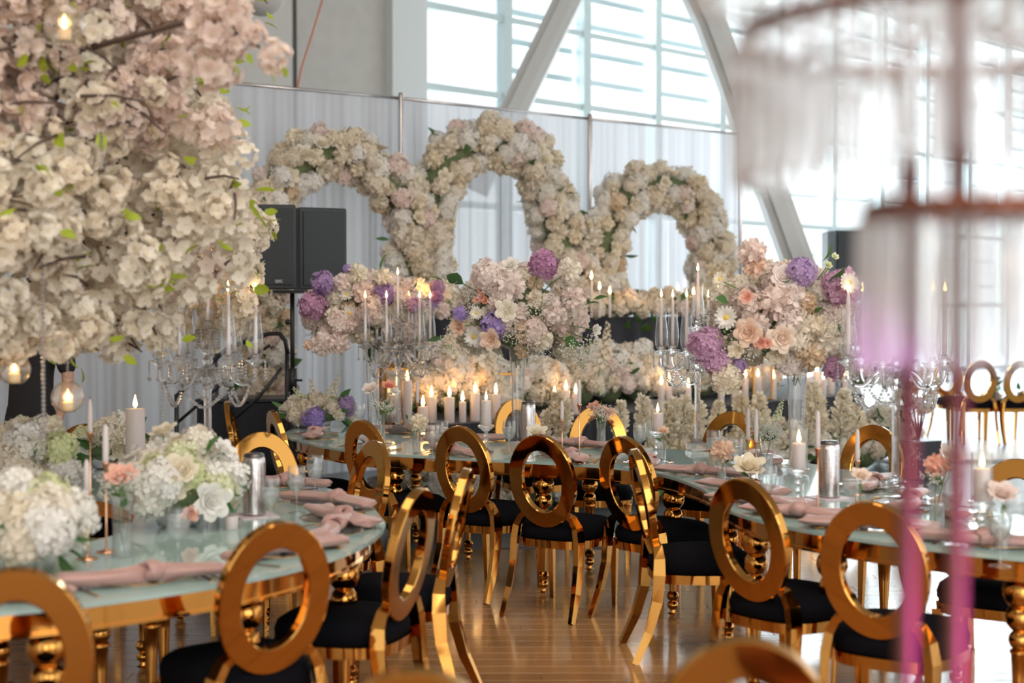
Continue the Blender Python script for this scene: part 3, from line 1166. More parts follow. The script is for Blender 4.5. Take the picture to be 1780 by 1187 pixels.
# ------------------------------------------------------------------ crystal candelabra
def bead_chain(pts, r):
    q = MB()
    for i, p in enumerate(pts):
        q.ball(p, r if i % 4 else r * 1.25, 6, 4)
    return q
ARMN = 6
def candel_meshes():
    D = {}
    q = MB()
    q.bevbox(-.062, .062, -.062, .062, 0, .045, .012)
    q.lathe([(.045, .045), (.03, .058), (.02, .07)], 8)
    D['base'] = q.mesh('base', 'crystal', False)
    q = MB(); q.lathe([(.019, .066), (.0175, .22), (.019, .47), (.030, .485), (.022, .50)], 8)
    D['stem'] = q.mesh('stem', 'crystal', False)
    q = MB()
    q.ball((0, 0, .525), .036, 10, 8)
    q.lathe([(.015, .55), (.055, .566), (.060, .574), (.018, .580)], 14)
    q.ball((0, 0, .605), .026, 10, 8)
    q.ball((0, 0, .655), .030, 10, 8)
    q.lathe([(.012, .67), (.012, .72), (.03, .735), (.055, .75), (.058, .757), (.02, .76), (.016, .79), (.018, .80)], 14)
    D['hub'] = q.mesh('hub', 'crystal')
    q = MB()
    pts = [(.025, 0, .535), (.06, 0, .562), (.098, 0, .548), (.128, 0, .512), (.162, 0, .492), (.200, 0, .500), (.222, 0, .532), (.227, 0, .575)]
    q.tube(catmull(pts, 4), .0095, 8)
    D['arm'] = q.mesh('arm', 'crystal')
    q = MB()
    q.lathe([(.010, .572), (.014, .585), (.040, .600), (.050, .608), (.050, .611), (.018, .612), (.015, .628), (.017, .64)], 16, M=Matrix.Translation((.227, 0, 0)))
    D['cup'] = q.mesh('candle_cup', 'crystal')
    def chim(dx, z):
        q = MB()
        q.lathe([(.022, z), (.034, z + .03), (.040, z + .075), (.037, z + .13), (.030, z + .19), (.031, z + .235), (.040, z + .265)], 20, close=False, M=Matrix.Translation((dx, 0, 0)))
        return q.mesh('glass_chimney', 'glass')
    D['chim'] = chim(.227, .612)
    D['chimc'] = chim(0, .762)
    q = MB()
    for i in range(5):
        q.tube([(0, 0, -.0005 - .016 * i), (0, 0, -.004 - .016 * i), (0, 0, -.0125 - .016 * i), (0, 0, -.0165 - .016 * i)], [.0012, .0058, .0058, .0012], 6, cap=False)
    q.lathe([(.001, -.100), (.010, -.090), (.006, -.080), (.0012, -.0805)], 6, close=False)
    D['drop'] = q.mesh('crystal_drop', 'bead', False)
    pts = []
    for i in range(21):
        t = i / 20
        a = PI / ARMN * 2 * t
        p0 = Vector((.20, 0, .50)); p1 = Vector((.20 * math.cos(2 * PI / ARMN), .20 * math.sin(2 * PI / ARMN), .50))
        p = p0.lerp(p1, t)
        p.z -= .105 * 4 * t * (1 - t)
        pts.append(p)
    D['swag'] = bead_chain(pts, .0074).mesh('bead_swag', 'bead', False)
    return D
CD = candel_meshes()
def candelabra(p, label, where, rz=0, s=1.0, skip=()):
    o = thing('crystal_candelabra', label, 'candelabra', p, rz, 'crystal candelabra on the tables')
    o.scale = (s, s, s)
    for k in ('base', 'stem', 'hub'):
        link(k, CD[k], o)
    for k in range(8):
        a = k * PI / 4
        link('crystal_drop', CD['drop'], o, (.056 * math.cos(a), .056 * math.sin(a), .572), scale=(1, 1, .8))
        link('crystal_drop', CD['drop'], o, (.054 * math.cos(a + .3), .054 * math.sin(a + .3), .754), scale=(1, 1, .9))
    link('glass_chimney', CD['chimc'], o)
    tops = [(0, 0, .795)]
    for i in range(ARMN):
        a = 2 * PI * i / ARMN
        r = (0, 0, a)
        arm = link('arm', CD['arm'], o, rot=r)
        link('candle_cup', CD['cup'], arm)
        link('glass_chimney', CD['chim'], arm)
        for k in range(4):
            b_ = k * PI / 2
            link('crystal_drop', CD['drop'], arm, (.227 + .047 * math.cos(b_), .047 * math.sin(b_), .607))
        link('bead_swag', CD['swag'], o, rot=r)
        tops.append((.227 * math.cos(a), .227 * math.sin(a), .634))
    M = Matrix.Translation(p) @ Matrix.Rotation(rz, 4, 'Z') @ Matrix.Scale(s, 4)
    for t in tops:
        w = M @ Vector(t)
        c = candle('taper_candle', taper_me(.30), .30, w, '', True)
        c.scale = (s, s, s)
        c['group'] = 'lit tapers in the ' + where
        later(c, '{} lit taper candle from the left in the ' + where, where)
    glow(Vector(p) + Vector((0, 0, 1.0 * s)), .3, r=.12, name='candelabra_glow')
    return o

# ------------------------------------------------------------------ bouquets
def stemtube(parent, a, c, r=.003, mat='stem', bend=.03):
    a, c = Vector(a), Vector(c)
    q = MB()
    m = (a + c) / 2 + Vector((rnd.uniform(-bend, bend), rnd.uniform(-bend, bend), 0))
    q.tube([a, (a + m) / 2 + (m - (a + c) / 2) * .3, m, (m + c) / 2 + (m - (a + c) / 2) * .3, c], r, 5)
    return link('stem', q.mesh('stem', mat), parent)
def fill(parent, center, rad, n, kinds, rr, leaves=8, zmin=-.5, jit=.12, face=None):
    """flower heads over an ellipsoid; kinds = [(shape, mat, size, weight)]"""
    c = Vector(center)
    wts = [k[3] for k in kinds]
    for d in fib(n, zmin):
        d = (d + Vector((rr.uniform(-jit, jit), rr.uniform(-jit, jit), rr.uniform(-jit, jit)))).normalized()
        p = Vector((d.x * rad[0], d.y * rad[1], d.z * rad[2]))
        sh, mt, sz, _ = rr.choices(kinds, wts)[0]
        flower(parent, sh, mt, c + p * rr.uniform(.82, 1.05), p.normalized() + Vector((0, 0, .1)), sz * rr.uniform(.85, 1.15), rr)
    for i in range(leaves):
        d = Vector((rr.gauss(0, 1), rr.gauss(0, 1), rr.uniform(-.6, .8))).normalized()
        p = Vector((d.x * rad[0], d.y * rad[1], d.z * rad[2]))
        flower(parent, rr.choice(['leaf', 'blade']), 'leaf', c + p * .9, d + Vector((0, 0, rr.uniform(-.4, .4))), rr.uniform(.08, .14), rr)
def core(parent, center, rad, mat='moss'):
    q = MB()
    q.ball((0, 0, 0), 1, 12, 8)
    return link('foliage_core', cached('core' + mat, lambda: q.mesh('foliage_core', mat)), parent, center, None, tuple(rad))
tv = MB()
tv.lathe([(.062, 0), (.062, .012), (.040, .02), (.036, .03), (.036, .12), (.040, .30), (.047, .48), (.058, .60), (.060, .605)], 28, close=False)
tv.lathe([(.002, .05), (.030, .055), (.032, .12), (.036, .30), (.043, .48), (.054, .60), (.060, .605)], 28, close=False)
TV = tv.mesh('trumpet_vase', 'glass')
KB = [('mum', 'petal_blush', .078, 3), ('hydrangea', 'petal_blush', .085, 3), ('mum', 'petal_cream', .068, 3), ('rose', 'petal_ivory', .048, 1.5), ('hydrangea', 'petal_cream', .075, 2.5),
      ('daisy', 'petal_white', .05, .8), ('mum', 'petal_tan', .062, 1), ('rose', 'petal_peach', .045, .9)]
def tall_bouquet(label, base, center_px, d, rad, specials, seed, n=46):
    """base = foot of the trumpet vase on the table; the flowers sit round center"""
    rr = random.Random(seed)
    o = thing('tall_bouquet', label, 'bouquet', base)
    link('trumpet_vase', TV, o)
    c = Q(center_px[0], center_px[1], d) - Vector(base)
    top = Vector((0, 0, .60))
    q = MB()
    for i in range(9):
        a = i * .7
        q.tube([Vector((.02 * math.cos(a), .02 * math.sin(a), .47 + .02 * (i % 3))), Vector((.015 * math.cos(a + 2), .015 * math.sin(a + 2), .55)), c * .9 + Vector((.1 * math.cos(a), .1 * math.sin(a), -.1))], .0028, 4)
    st = link('stems', q.mesh('stems', 'stem'), o)
    core(o, c, (rad[0] * .70, rad[1] * .70, rad[2] * .68))
    fill(o, c, rad, n + 26, KB, rr, leaves=12, zmin=-.8)
    for i in range(9):
        dd = Vector((rr.gauss(0, 1), rr.uniform(-1.2, .3), rr.uniform(-.9, .7))).normalized()
        flower(o, 'gyp', 'petal_white', c + Vector((dd.x * rad[0], dd.y * rad[1], dd.z * rad[2])) * .92, dd, rr.uniform(.09, .14), rr)
    for sp in specials:
        px, py, sh, mt, r = sp[:5]
        dd = sp[5] if len(sp) > 5 else d - rad[1] * .9
        p = Q(px, py, dd) - Vector(base)
        out = p - c
        if sh not in ('leaf', 'blade'):
            out += Vector((0, -.25, .05)) * (1 if sh != 'gyp' else 0)
        flower(o, sh, mt, p, out, r, rr)
        if sh not in ('leaf', 'blade', 'gyp') and (abs(out.x) > rad[0] * .8 or out.z > rad[2] * .85):
            stemtube(o, c + (p - c) * .35, p - out.normalized() * r * .5, .0035)
    return o
def on_table(px, py):
    p = P(px, py, TH)
    return p
# central bouquet
bp = on_table(900, 767)
tall_bouquet('tall bouquet of blush and cream flowers in clear trumpet vase at the table centre', bp, (905, 548), bp.y, (.40, .34, .30), [
    (946, 461, 'hydrangea', 'petal_magenta', .096), (862, 565, 'hydrangea', 'petal_lilac', .098), (852, 590, 'rose', 'petal_peach', .062, bp.y - .42),
    (880, 540, 'rose', 'petal_ivory', .068, bp.y - .42), (795, 568, 'rose', 'petal_peach', .056), (790, 485, 'rose', 'petal_white', .036), (886, 460, 'rose', 'petal_white', .052),
    (828, 544, 'daisy', 'petal_white', .045, bp.y - .42), (848, 480, 'hydrangea', 'petal_blush', .11), (884, 498, 'mum', 'petal_blush', .115), (990, 470, 'mum', 'petal_cream', .08), (965, 545, 'mum', 'petal_blush', .085),
    (912, 577, 'mum', 'petal_tan', .082), (940, 590, 'mum', 'petal_cream', .08), (996, 520, 'mum', 'petal_blush', .085), (836, 516, 'rose', 'petal_coral', .028), (836, 503, 'rose', 'petal_coral', .024), (828, 521, 'rose', 'petal_coral', .024), (842, 522, 'rose', 'petal_coral', .024),
    (1037, 573, 'rose', 'petal_white', .036), (1038, 596, 'rose', 'petal_white', .036), (1024, 614, 'rose', 'petal_white', .03), (1008, 612, 'rose', 'petal_white', .034), (1015, 600, 'gyp', 'petal_white', .12),
    (985, 600, 'gyp', 'petal_white', .14), (800, 545, 'hydrangea', 'petal_lilac', .05), (824, 585, 'daisy', 'petal_white', .07),
    (806, 494, 'leaf', 'leaf', .15), (982, 588, 'leaf', 'leaf', .13), (1015, 530, 'blade', 'leaf', .12), (1032, 520, 'blade', 'leaf', .10), (772, 490, 'blade', 'leaf', .10), (770, 585, 'blade', 'leaf', .12), (975, 525, 'leaf', 'leaf', .10), (1005, 625, 'gyp', 'petal_white', .11), (788, 600, 'gyp', 'petal_white', .10)], 3)
# left bouquet
bp = on_table(648, 746)
tall_bouquet('tall blush bouquet with two purple hydrangeas at its left edge', bp, (640, 545), bp.y, (.40, .30, .25), [
    (562, 492, 'hydrangea', 'petal_purple', .088), (544, 530, 'hydrangea', 'petal_magenta', .105), (670, 512, 'hydrangea', 'petal_purple', .085), (722, 530, 'hydrangea', 'petal_magenta', .06), (604, 468, 'hydrangea', 'petal_lilac', .035),
    (621, 475, 'mum', 'petal_ivory', .078), (603, 511, 'daisy', 'petal_white', .055), (609, 545, 'daisy', 'petal_white', .06), (620, 565, 'daisy', 'petal_white', .055), (597, 490, 'mum', 'petal_blush', .07),
    (560, 598, 'mum', 'petal_blush', .09), (590, 595, 'mum', 'petal_blush', .085), (536, 600, 'mum', 'petal_peach', .04), (632, 508, 'mum', 'petal_blush', .085), (590, 560, 'hydrangea', 'petal_blush', .09), (665, 480, 'mum', 'petal_cream', .07),
    (758, 515, 'hydrangea', 'petal_magenta', .05), (662, 470, 'blade', 'leaf', .16)], 5, 40)
# right bouquet
bp = on_table(1384, 832)
tall_bouquet('tall blush bouquet with mauve hydrangeas at right in thick clear vase', bp, (1362, 560), bp.y, (.36, .32, .27), [
    (1228, 600, 'hydrangea', 'petal_magenta', .092), (1245, 627, 'hydrangea', 'petal_magenta', .075), (1262, 655, 'hydrangea', 'petal_cream', .085), (1393, 473, 'hydrangea', 'petal_purple', .078), (1462, 498, 'hydrangea', 'petal_magenta', .098),
    (1307, 440, 'mum', 'petal_blush', .075), (1311, 462, 'mum', 'petal_peach', .062), (1363, 480, 'rose', 'petal_blush', .062), (1352, 526, 'mum', 'petal_blush', .10), (1375, 520, 'mum', 'petal_blush', .09),
    (1263, 552, 'daisy', 'petal_white', .062, bp.y - .38), (1475, 492, 'daisy', 'petal_white', .055, bp.y - .42), (1252, 486, 'daisy', 'petal_ivory', .042), (1300, 578, 'rose', 'petal_peach', .062, bp.y - .40), (1360, 588, 'rose', 'petal_peach', .066, bp.y - .40),
    (1280, 608, 'rose', 'petal_ivory', .040, bp.y - .38), (1322, 595, 'rose', 'petal_coral', .03, bp.y - .40), (1332, 597, 'rose', 'petal_coral', .026, bp.y - .40), (1298, 515, 'rose', 'petal_coral', .034, bp.y - .38), (1410, 612, 'mum', 'petal_tan', .085), (1435, 590, 'mum', 'petal_cream', .085), (1395, 565, 'mum', 'petal_cream', .08),
    (1436, 495, 'blade', 'leaf', .16), (1428, 455, 'blade', 'leaf', .12), (1265, 525, 'leaf', 'leaf', .09), (1330, 570, 'leaf', 'leaf', .09), (1440, 460, 'rose', 'petal_green', .02), (1452, 445, 'rose', 'petal_green', .018), (1285, 635, 'hydrangea', 'petal_purple', .04), (1290, 590, 'gyp', 'petal_white', .12), (1450, 640, 'hydrangea', 'petal_magenta', .06)], 8)

# candelabra
candelabra(on_table(692, 754), 'crystal candelabra with six arms in front of the purple-edged bouquet', 'candelabra before the purple-edged bouquet', .26, .98)
candelabra(on_table(1212, 782), 'crystal candelabra between the central and right bouquets', 'candelabra between the central and right bouquets', .10, .98)
candelabra(on_table(362, 846), 'crystal candelabra standing under the blossom tree on the left table', 'candelabra under the blossom tree', .12, 1.0)
candelabra(on_table(1556, 852), 'crystal candelabra half hidden behind the near copper rods', 'candelabra behind the near copper rods', .0, 1.0)

# ------------------------------------------------------------------ small vases
def bud_vase(p, label, heads, h=.12, r=.024, seed=1, gyp=0):
    """heads = [(dx, dz, shape, mat, size)] in metres above the vase foot, seen from the front"""
    rr = random.Random(seed)
    o = thing('bud_vase', label, 'vase', p, 0)
    q = MB(); q.lathe([(r, 0), (r * 1.02, .004), (r * .96, h * .5), (r * 1.08, h), (r * 1.1, h + .002)], 18, close=False)
    link('glass_body', q.mesh('glass_body', 'glass'), o)
    q = MB(); q.lathe([(r * .9, .004), (r * .9, h * .55), (.001, h * .55)], 14, close=False)
    link('water', q.mesh('water', 'water'), o)
    for dx, dz, sh, mt, sz in heads:
        y = rr.uniform(-.02, .02)
        stemtube(o, (rr.uniform(-r, r) * .6, 0, .01), (dx * .8, y, dz - sz * .4), .0026, bend=.01)
        flower(o, sh, mt, (dx, y, dz), (dx * 3, -.5, .8), sz, rr)
        flower(o, 'leaf', 'leaf', (dx * .5, y, dz * .6), (rr.uniform(-1, 1), -.3, .5), .05, rr)
    for k in range(gyp):
        flower(o, 'gyp', 'petal_white', (rr.uniform(-.03, .03), 0, h * 1.0), (rr.uniform(-.4, .4), rr.uniform(-.3, .3), 1), .10, rr)
    return o
bud_vase(on_table(662, 766), 'glass bud vase with one ivory and one peach rose on the middle table', [(-.07, .34, 'rose', 'petal_blush', .055), (.05, .36, 'rose', 'petal_coral', .045), (.09, .32, 'rose', 'petal_white', .032)], .17, .028, 2, 2)
bud_vase(on_table(723, 778), 'short glass vase with one big ivory bloom beside the goblets', [(.02, .15, 'mum', 'petal_ivory', .062), (-.05, .17, 'blade', 'leaf', .05)], .10, .022, 3)
bud_vase(on_table(930, 782), 'low vase with one cream rose beside the steel pitcher', [(.01, .115, 'rose', 'petal_ivory', .06)], .06, .024, 4)
bud_vase(on_table(1045, 770), 'slender glass vase of coral roses and baby\'s breath', [(-.045, .235, 'rose', 'petal_coral', .042), (.03, .20, 'rose', 'petal_coral', .050), (0, .30, 'spike', 'petal_green', .08)], .15, .028, 5, 3)
bud_vase(on_table(1150, 800), 'clear vase with a single small blush bud beside the hurricane', [(.01, .17, 'rose', 'petal_peach', .034)], .11, .026, 6)
bud_vase(on_table(1255, 838), 'small vase with a pale peach rose before the right goblets', [(0, .155, 'mum', 'petal_peach', .062)], .09, .022, 7)
bud_vase(on_table(1302, 862), 'small vase with a blurred ivory rose before the gold chair', [(0, .145, 'rose', 'petal_ivory', .07)], .08, .022, 8)
bud_vase(on_table(1330, 815), 'ribbed gold vase of white filler flowers by the paired tapers', [(-.06, .26, 'mum', 'petal_cream', .05), (.05, .25, 'spike', 'petal_green', .16)], .15, .042, 9, 5)
bud_vase(on_table(1628, 918), 'glass vase with a coral carnation at right', [(.0, .245, 'mum', 'petal_coral', .052), (.06, .29, 'rose', 'petal_blush', .05)], .17, .030, 10, 1)
bud_vase(on_table(1742, 955), 'low vase with a pale blush rose at the right frame edge', [(0, .21, 'rose', 'petal_blush', .055)], .14, .028, 11)
bud_vase(on_table(1497, 905), 'small vase with one peach bloom in front of the pitcher', [(0, .19, 'rose', 'petal_peach', .038)], .11, .024, 12)
bud_vase(on_table(212, 968), 'tall glass vase with one coral rose on the left table', [(.005, .29, 'rose', 'petal_coral', .055)], .21, .032, 13, 2)
bud_vase(on_table(412, 856), 'small glass vase with a coral bloom beside the left pitcher', [(-.01, .12, 'rose', 'petal_coral', .04), (.02, .08, 'rose', 'petal_white', .04)], .08, .022, 14)

# hurricanes, pitchers, tapers
hurricane(on_table(845, 786), .145, 'clear glass hurricane with twisted stem left of the central vase')
hurricane(on_table(1143, 798), .10, 'clear glass hurricane beside the water goblets right of centre')
hurricane(on_table(1388, 878), .11, 'clear glass hurricane in front of the thick bouquet vase')
hurricane(on_table(1706, 948), .12, 'clear glass hurricane at the right end of the long table')
pitcher(on_table(918, 770), 'brushed steel pitcher behind the central gold chair')
pitcher(on_table(1441, 866), 'brushed steel pitcher on the right part of the long table')
pitcher(on_table(442, 897), 'brushed steel pitcher on the left table')
taper_holder(on_table(977, 789), .20, .12, 'left of the coral roses')
taper_holder(on_table(1007, 806), .33, .14, 'nearest the coral roses')
taper_holder(on_table(1300, 832), .20, .165, 'left one of the close pair')
taper_holder(on_table(1314, 836), .20, .175, 'right one of the close pair')
taper_holder(on_table(1421, 894), .28, .16, 'beside the right steel pitcher')
taper_holder(on_table(1490, 860), .16, .15, 'before the chair beyond the right pitcher')
taper_holder(on_table(726, 762), .24, .15, 'behind the candelabra base')
taper_holder(on_table(152, 972), .23, .125, 'nearest on the left table')
taper_holder(on_table(185, 960), .32, .14, 'second on the left table')
taper_holder(on_table(158, 905), .36, .14, 'tallest on the left table')
taper_holder(on_table(328, 900), .22, .15, 'among the white hydrangeas')
votive(on_table(226, 860), 'glowing among the white flowers of the left table')
votive(on_table(380, 842), 'glowing by the foot of the left candelabra')
o = candle('pillar_candle', pillar_me(.046, .30), .30, on_table(236, 842) + Vector((0, 0, .07)), 'tall thick white pillar candle on the left table', True, fs=1.3)
q = MB(); q.lathe([(.05, 0), (.05, .006), (.02, .02), (.02, .05), (.052, .064), (.052, .0695)], 18)
tag(link('candle_stand', q.mesh('candle_stand', 'crystal'), None, on_table(236, 842)), 'low glass stand under the thick pillar candle', 'candle holder')
q = MB(); q.lathe([(.024, 0), (.025, .004), (.025, .050), (.022, .053), (.002, .05)], 18)
tag(link('salt_cup', q.mesh('salt_cup', 'wax'), None, on_table(403, 920)), 'small white cup beside the left pitcher', 'cup')

# goblets
WM, WL, WR = 'the middle table', 'the left table', 'the right arm of the long table'
for px, py in ((625, 752), (752, 800), (768, 790), (885, 790), (1112, 796), (1132, 788), (1240, 812), (1278, 830)):
    goblet(on_table(px, py), WM)
for px, py in ((70, 1000), (310, 985), (470, 918), (516, 892), (548, 868)):
    goblet(on_table(px, py), WL)
for px, py in ((1335, 890), (1480, 900), (1738, 985), (1655, 930), (1765, 950)):
    goblet(on_table(px, py), WR)

# ------------------------------------------------------------------ place settings
def napkin_me(seed):
    """a satin napkin gathered into long folds and tied in one loose knot"""
    rr = random.Random(seed)
    ph = rr.random() * 6
    N, K = 30, 17
    def ctr(t):
        return .022 * math.sin(t * 5 + ph), -.27 + .52 * t
    vs, fs = [], []
    for i in range(N + 1):
        t = i / N
        k = abs(t - .45)
        cx, cy = ctr(t)
        w = .050 + .012 * math.sin(t * 7 + ph) + .020 * max(0, k - .25) - .028 * math.exp(-(k / .07) ** 2)
        h = .020 + .012 * math.exp(-(k / .12) ** 2)
        tw = .5 * math.sin(t * 6 + ph * 2)
        for j in range(K):
            a = 2 * PI * j / K
            fold = 1 + .26 * math.sin(4 * a + t * 5 + ph) + .12 * math.sin(7 * a - t * 9)
            fold *= 1 - .5 * (t < .02 or t > .98)
            x, z = w * math.cos(a) * (1 + .1 * math.sin(3 * a + ph)), h * math.sin(a) * fold
            xx = x * math.cos(tw * .5) - z * math.sin(tw * .5)
            zz_ = z * math.cos(tw * .5) + abs(x) * .12
            vs.append((cx + xx, cy + .006 * math.sin(5 * a + ph) * (t < .05 or t > .95), max(.001, .017 + zz_)))
    for i in range(N):
        for j in range(K):
            l = (j + 1) % K
            fs.append((i * K + j, i * K + l, i * K + K + l, i * K + K + j))
    fs += [tuple(range(K - 1, -1, -1)), tuple(range(N * K, N * K + K))]
    q = MB(); q.add(vs, fs)
    q2 = MB()
    cx, cy = ctr(.45)
    M_, K2 = 20, 12
    vs, fs = [], []
    for i in range(M_):
        a = 2 * PI * i / M_
        o = Vector((math.cos(a), .35 * math.cos(a), .74 * math.sin(a)))
        c = Vector((cx, cy, .030)) + o * .033
        for j in range(K2):
            b_ = 2 * PI * j / K2
            fo = 1 + .22 * math.sin(3 * b_ + a * 2 + ph)
            vs.append(c + o.normalized() * (.011 * math.cos(b_) * fo) + Vector((-.3, 1, 0)) * ((.024 + .006 * math.sin(a * 2 + ph)) * math.sin(b_) * fo))
    for i in range(M_):
        for j in range(K2):
            fs.append((i * K2 + j, i * K2 + (j + 1) % K2, ((i + 1) % M_) * K2 + (j + 1) % K2, ((i + 1) % M_) * K2 + j))
    q2.add(vs, fs)
    return sharpen(q.mesh('napkin_cloth', 'napkin'), 60), sharpen(q2.mesh('knot', 'napkin'), 60)
NAPS = [napkin_me(s) for s in range(4)]
pl = MB()
pl.lathe([(.001, .004), (.085, .004), (.100, .008), (.142, .016)], 36, 0, close=False)
pl.lathe([(.141, .0155), (.144, .018), (.142, .0185)], 36, 1, close=False)
PLATE = pl.mesh('charger_plate', ['glass', 'gold'])
fk = MB()
fk.tube([(0, -.10, .004), (0, 0, .005), (0, .05, .007)], 0, 6, flat=[(.0022, .0055), (.0018, .0032), (.0018, .004)], up=Vector((0, 0, 1)))
fk.box(-.010, .010, .05, .065, .005, .008)
for k in range(4):
    fk.box(-.010 + .0056 * k, -.007 + .0056 * k, .065, .105, .005, .0075)
FORK = fk.mesh('fork', 'gold', False)
kn = MB()
kn.tube([(0, -.11, .004), (0, -.02, .005), (0, .0, .005)], 0, 6, flat=[(.003, .007), (.0025, .005), (.002, .006)], up=Vector((0, 0, 1)))
kn.box(-.006, .007, .0, .11, .004, .006)
KNIFE = kn.mesh('knife', 'gold', False)
sp = MB()
sp.tube([(0, -.10, .004), (0, .04, .005)], 0, 6, flat=[(.0022, .0055), (.0018, .003)], up=Vector((0, 0, 1)))
sp.ball((0, .065, .006), .017, 10, 6, sz=.25)
SPOON = sp.mesh('spoon', 'gold')
def setting(edge, nor, i, where, turn=0.0, side=0, nap=True, swap=None):
    """a place laid at sample i of the table edge"""
    n = len(edge)
    i = max(1, min(n - 2, int(i * (n - 1))))
    e, nv = edge[i], nor[i]
    if side:
        e = e + nv * 1.0
        nv = -nv
    rz = math.atan2(nv.y, nv.x) - PI / 2
    M = Matrix.Translation(e + Vector((0, 0, TH))) @ Matrix.Rotation(rz, 4, 'Z')
    def put(name, me, x, y, r, cat, fmt, z=0):
        w = M @ Vector((x, y, z))
        o = link(name, me, None, w, (0, 0, rz + r))
        tag(o, '', cat, name.replace('_', ' ') + 's laid on the tables')
        later(o, fmt.format('{}', where), where)
        return o
    put('charger_plate', PLATE, 0, .20, 0, 'plate', '{} clear gold-rimmed charger plate from the left on {}')
    put('fork', FORK, -.19, .17, 0, 'fork', '{} gold fork from the left on {}')
    put('knife', KNIFE, .19, .17, 0, 'knife', '{} gold knife from the left on {}')
    put('spoon', SPOON, .225, .16, 0, 'spoon', '{} gold spoon from the left on {}')
    if nap:
        a, k = NAPS[i % 4]
        w = M @ Vector((0, .18, .008))
        o = thing('napkin', '', 'napkin', w, rz + turn, 'knotted pink napkins on the plates')
        link('napkin_cloth', a, o)
        link('knot', k, o)
        later(o, '{} knotted dusty-pink satin napkin from the left on ' + where, where)
for t, tn in ((.10, 1.2), (.175, 1.0), (.245, .9), (.315, .8), (.385, .9), (.45, -.9), (.535, -1.0), (.62, -1.0), (.70, -1.2), (.785, -1.2), (.88, -1.3)):
    setting(MC, MN, t, WM if t < .6 else WR, tn)
for t, tn in ((.10, -.8), (.20, -.9), (.31, 1.1), (.41, 1.0), (.52, .9), (.64, .9), (.76, .8)):
    setting(MC, MN, t, 'far side of ' + ('middle table' if t < .55 else 'its right arm'), tn, 1)
for t, tn in ((.17, 1.2), (.27, 1.2), (.375, 1.3), (.47, 1.5), (.56, -1.3), (.65, -1.0), (.76, -.9), (.86, .9)):
    setting(LC, LN, t, WL, tn)

# ------------------------------------------------------------------ low flower arrangements on the tables
KW = [('hydrangea', 'petal_white', .085, 4), ('hydrangea', 'petal_cream', .08, 2), ('rose', 'petal_ivory', .05, 2), ('hydrangea', 'petal_green', .07, .8)]
def low_arrangement(label, base, c, rad, n, kinds, seed, specials=(), leaves=10, name='low_arrangement', zmin=-.25):
    rr = random.Random(seed)
    o = thing(name, label, 'flowers', base)
    q = MB(); q.lathe([(.06, 0), (.085, .01), (.10, .06), (.09, .08), (.002, .08)], 20)
    link('bowl', cached('bowl', lambda: q.mesh('bowl', 'glass')), o)
    core(o, c, (rad[0] * .8, rad[1] * .8, rad[2] * .8))
    fill(o, c, rad, n, kinds, rr, leaves, zmin)
    for px, py, dd, sh, mt, r in specials:
        p = Q(px, py, dd) - Vector(base)
        flower(o, sh, mt, p, (p - Vector(c)) + Vector((0, -.1, .05)), r, rr)
        if sh in ('rose',):
            stemtube(o, Vector(c), p - Vector((0, 0, r * .5)), .003)
    return o
b1 = on_table(312, 915)
low_arrangement('heap of white hydrangeas and ivory roses in the middle of the left table', b1, (0, 0, .16), (.19, .17, .14), 30, KW, 21,
    [(283, 746, b1.y, 'rose', 'petal_ivory', .05), (345, 770, b1.y, 'hydrangea', 'petal_cream', .075), (316, 815, b1.y - .18, 'rose', 'petal_ivory', .06), (254, 808, b1.y - .1, 'rose', 'petal_ivory', .05), (392, 778, b1.y, 'rose', 'petal_white', .045),
     (330, 893, b1.y - .2, 'rose', 'petal_coral', .032), (280, 800, b1.y, 'hydrangea', 'petal_white', .08), (370, 870, b1.y - .15, 'rose', 'petal_white', .07)])
b2 = on_table(45, 1000)
low_arrangement('large white hydrangea cluster at the left frame edge, nearest the camera', b2, (0, 0, .15), (.18, .16, .13), 26, KW, 22, [(95, 915, b2.y, 'hydrangea', 'petal_green', .08), (60, 880, b2.y, 'hydrangea', 'petal_white', .09)])
b3 = on_table(50, 880)
low_arrangement('white and green hydrangeas with standing roses at the left frame edge', b3, (0, 0, .17), (.20, .16, .15), 28, KW, 23,
    [(30, 735, b3.y, 'rose', 'petal_ivory', .05), (90, 738, b3.y, 'rose', 'petal_ivory', .05), (70, 760, b3.y, 'rose', 'petal_white', .05), (105, 780, b3.y - .1, 'hydrangea', 'petal_green', .08), (108, 815, b3.y - .1, 'hydrangea', 'petal_white', .07)])
b5 = on_table(190, 815)
low_arrangement('small cream hydrangea cluster on the far part of the left table', b5, (0, 0, .12), (.17, .12, .10), 14, KW, 25)
b4 = on_table(553, 742)
low_arrangement('low arrangement of cream stock and purple hydrangea at the left table tip', b4, (0, 0, .11), (.24, .16, .10), 22,
    [('mum', 'petal_cream', .05, 3), ('hydrangea', 'petal_cream', .06, 2), ('rose', 'petal_ivory', .04, 1), ('hydrangea', 'petal_green', .045, 1)], 24,
    [(546, 726, b4.y - .18, 'hydrangea', 'petal_lilac', .085), (600, 706, b4.y - .05, 'hydrangea', 'petal_purple', .08), (503, 708, b4.y, 'rose', 'petal_green', .045), (520, 728, b4.y - .1, 'mum', 'petal_blush', .06),
     (550, 700, b4.y, 'spike', 'petal_cream', .26), (572, 692, b4.y, 'spike', 'petal_cream', .24), (535, 702, b4.y, 'spike', 'petal_green', .20), (592, 715, b4.y, 'spike', 'petal_cream', .16)], 14)

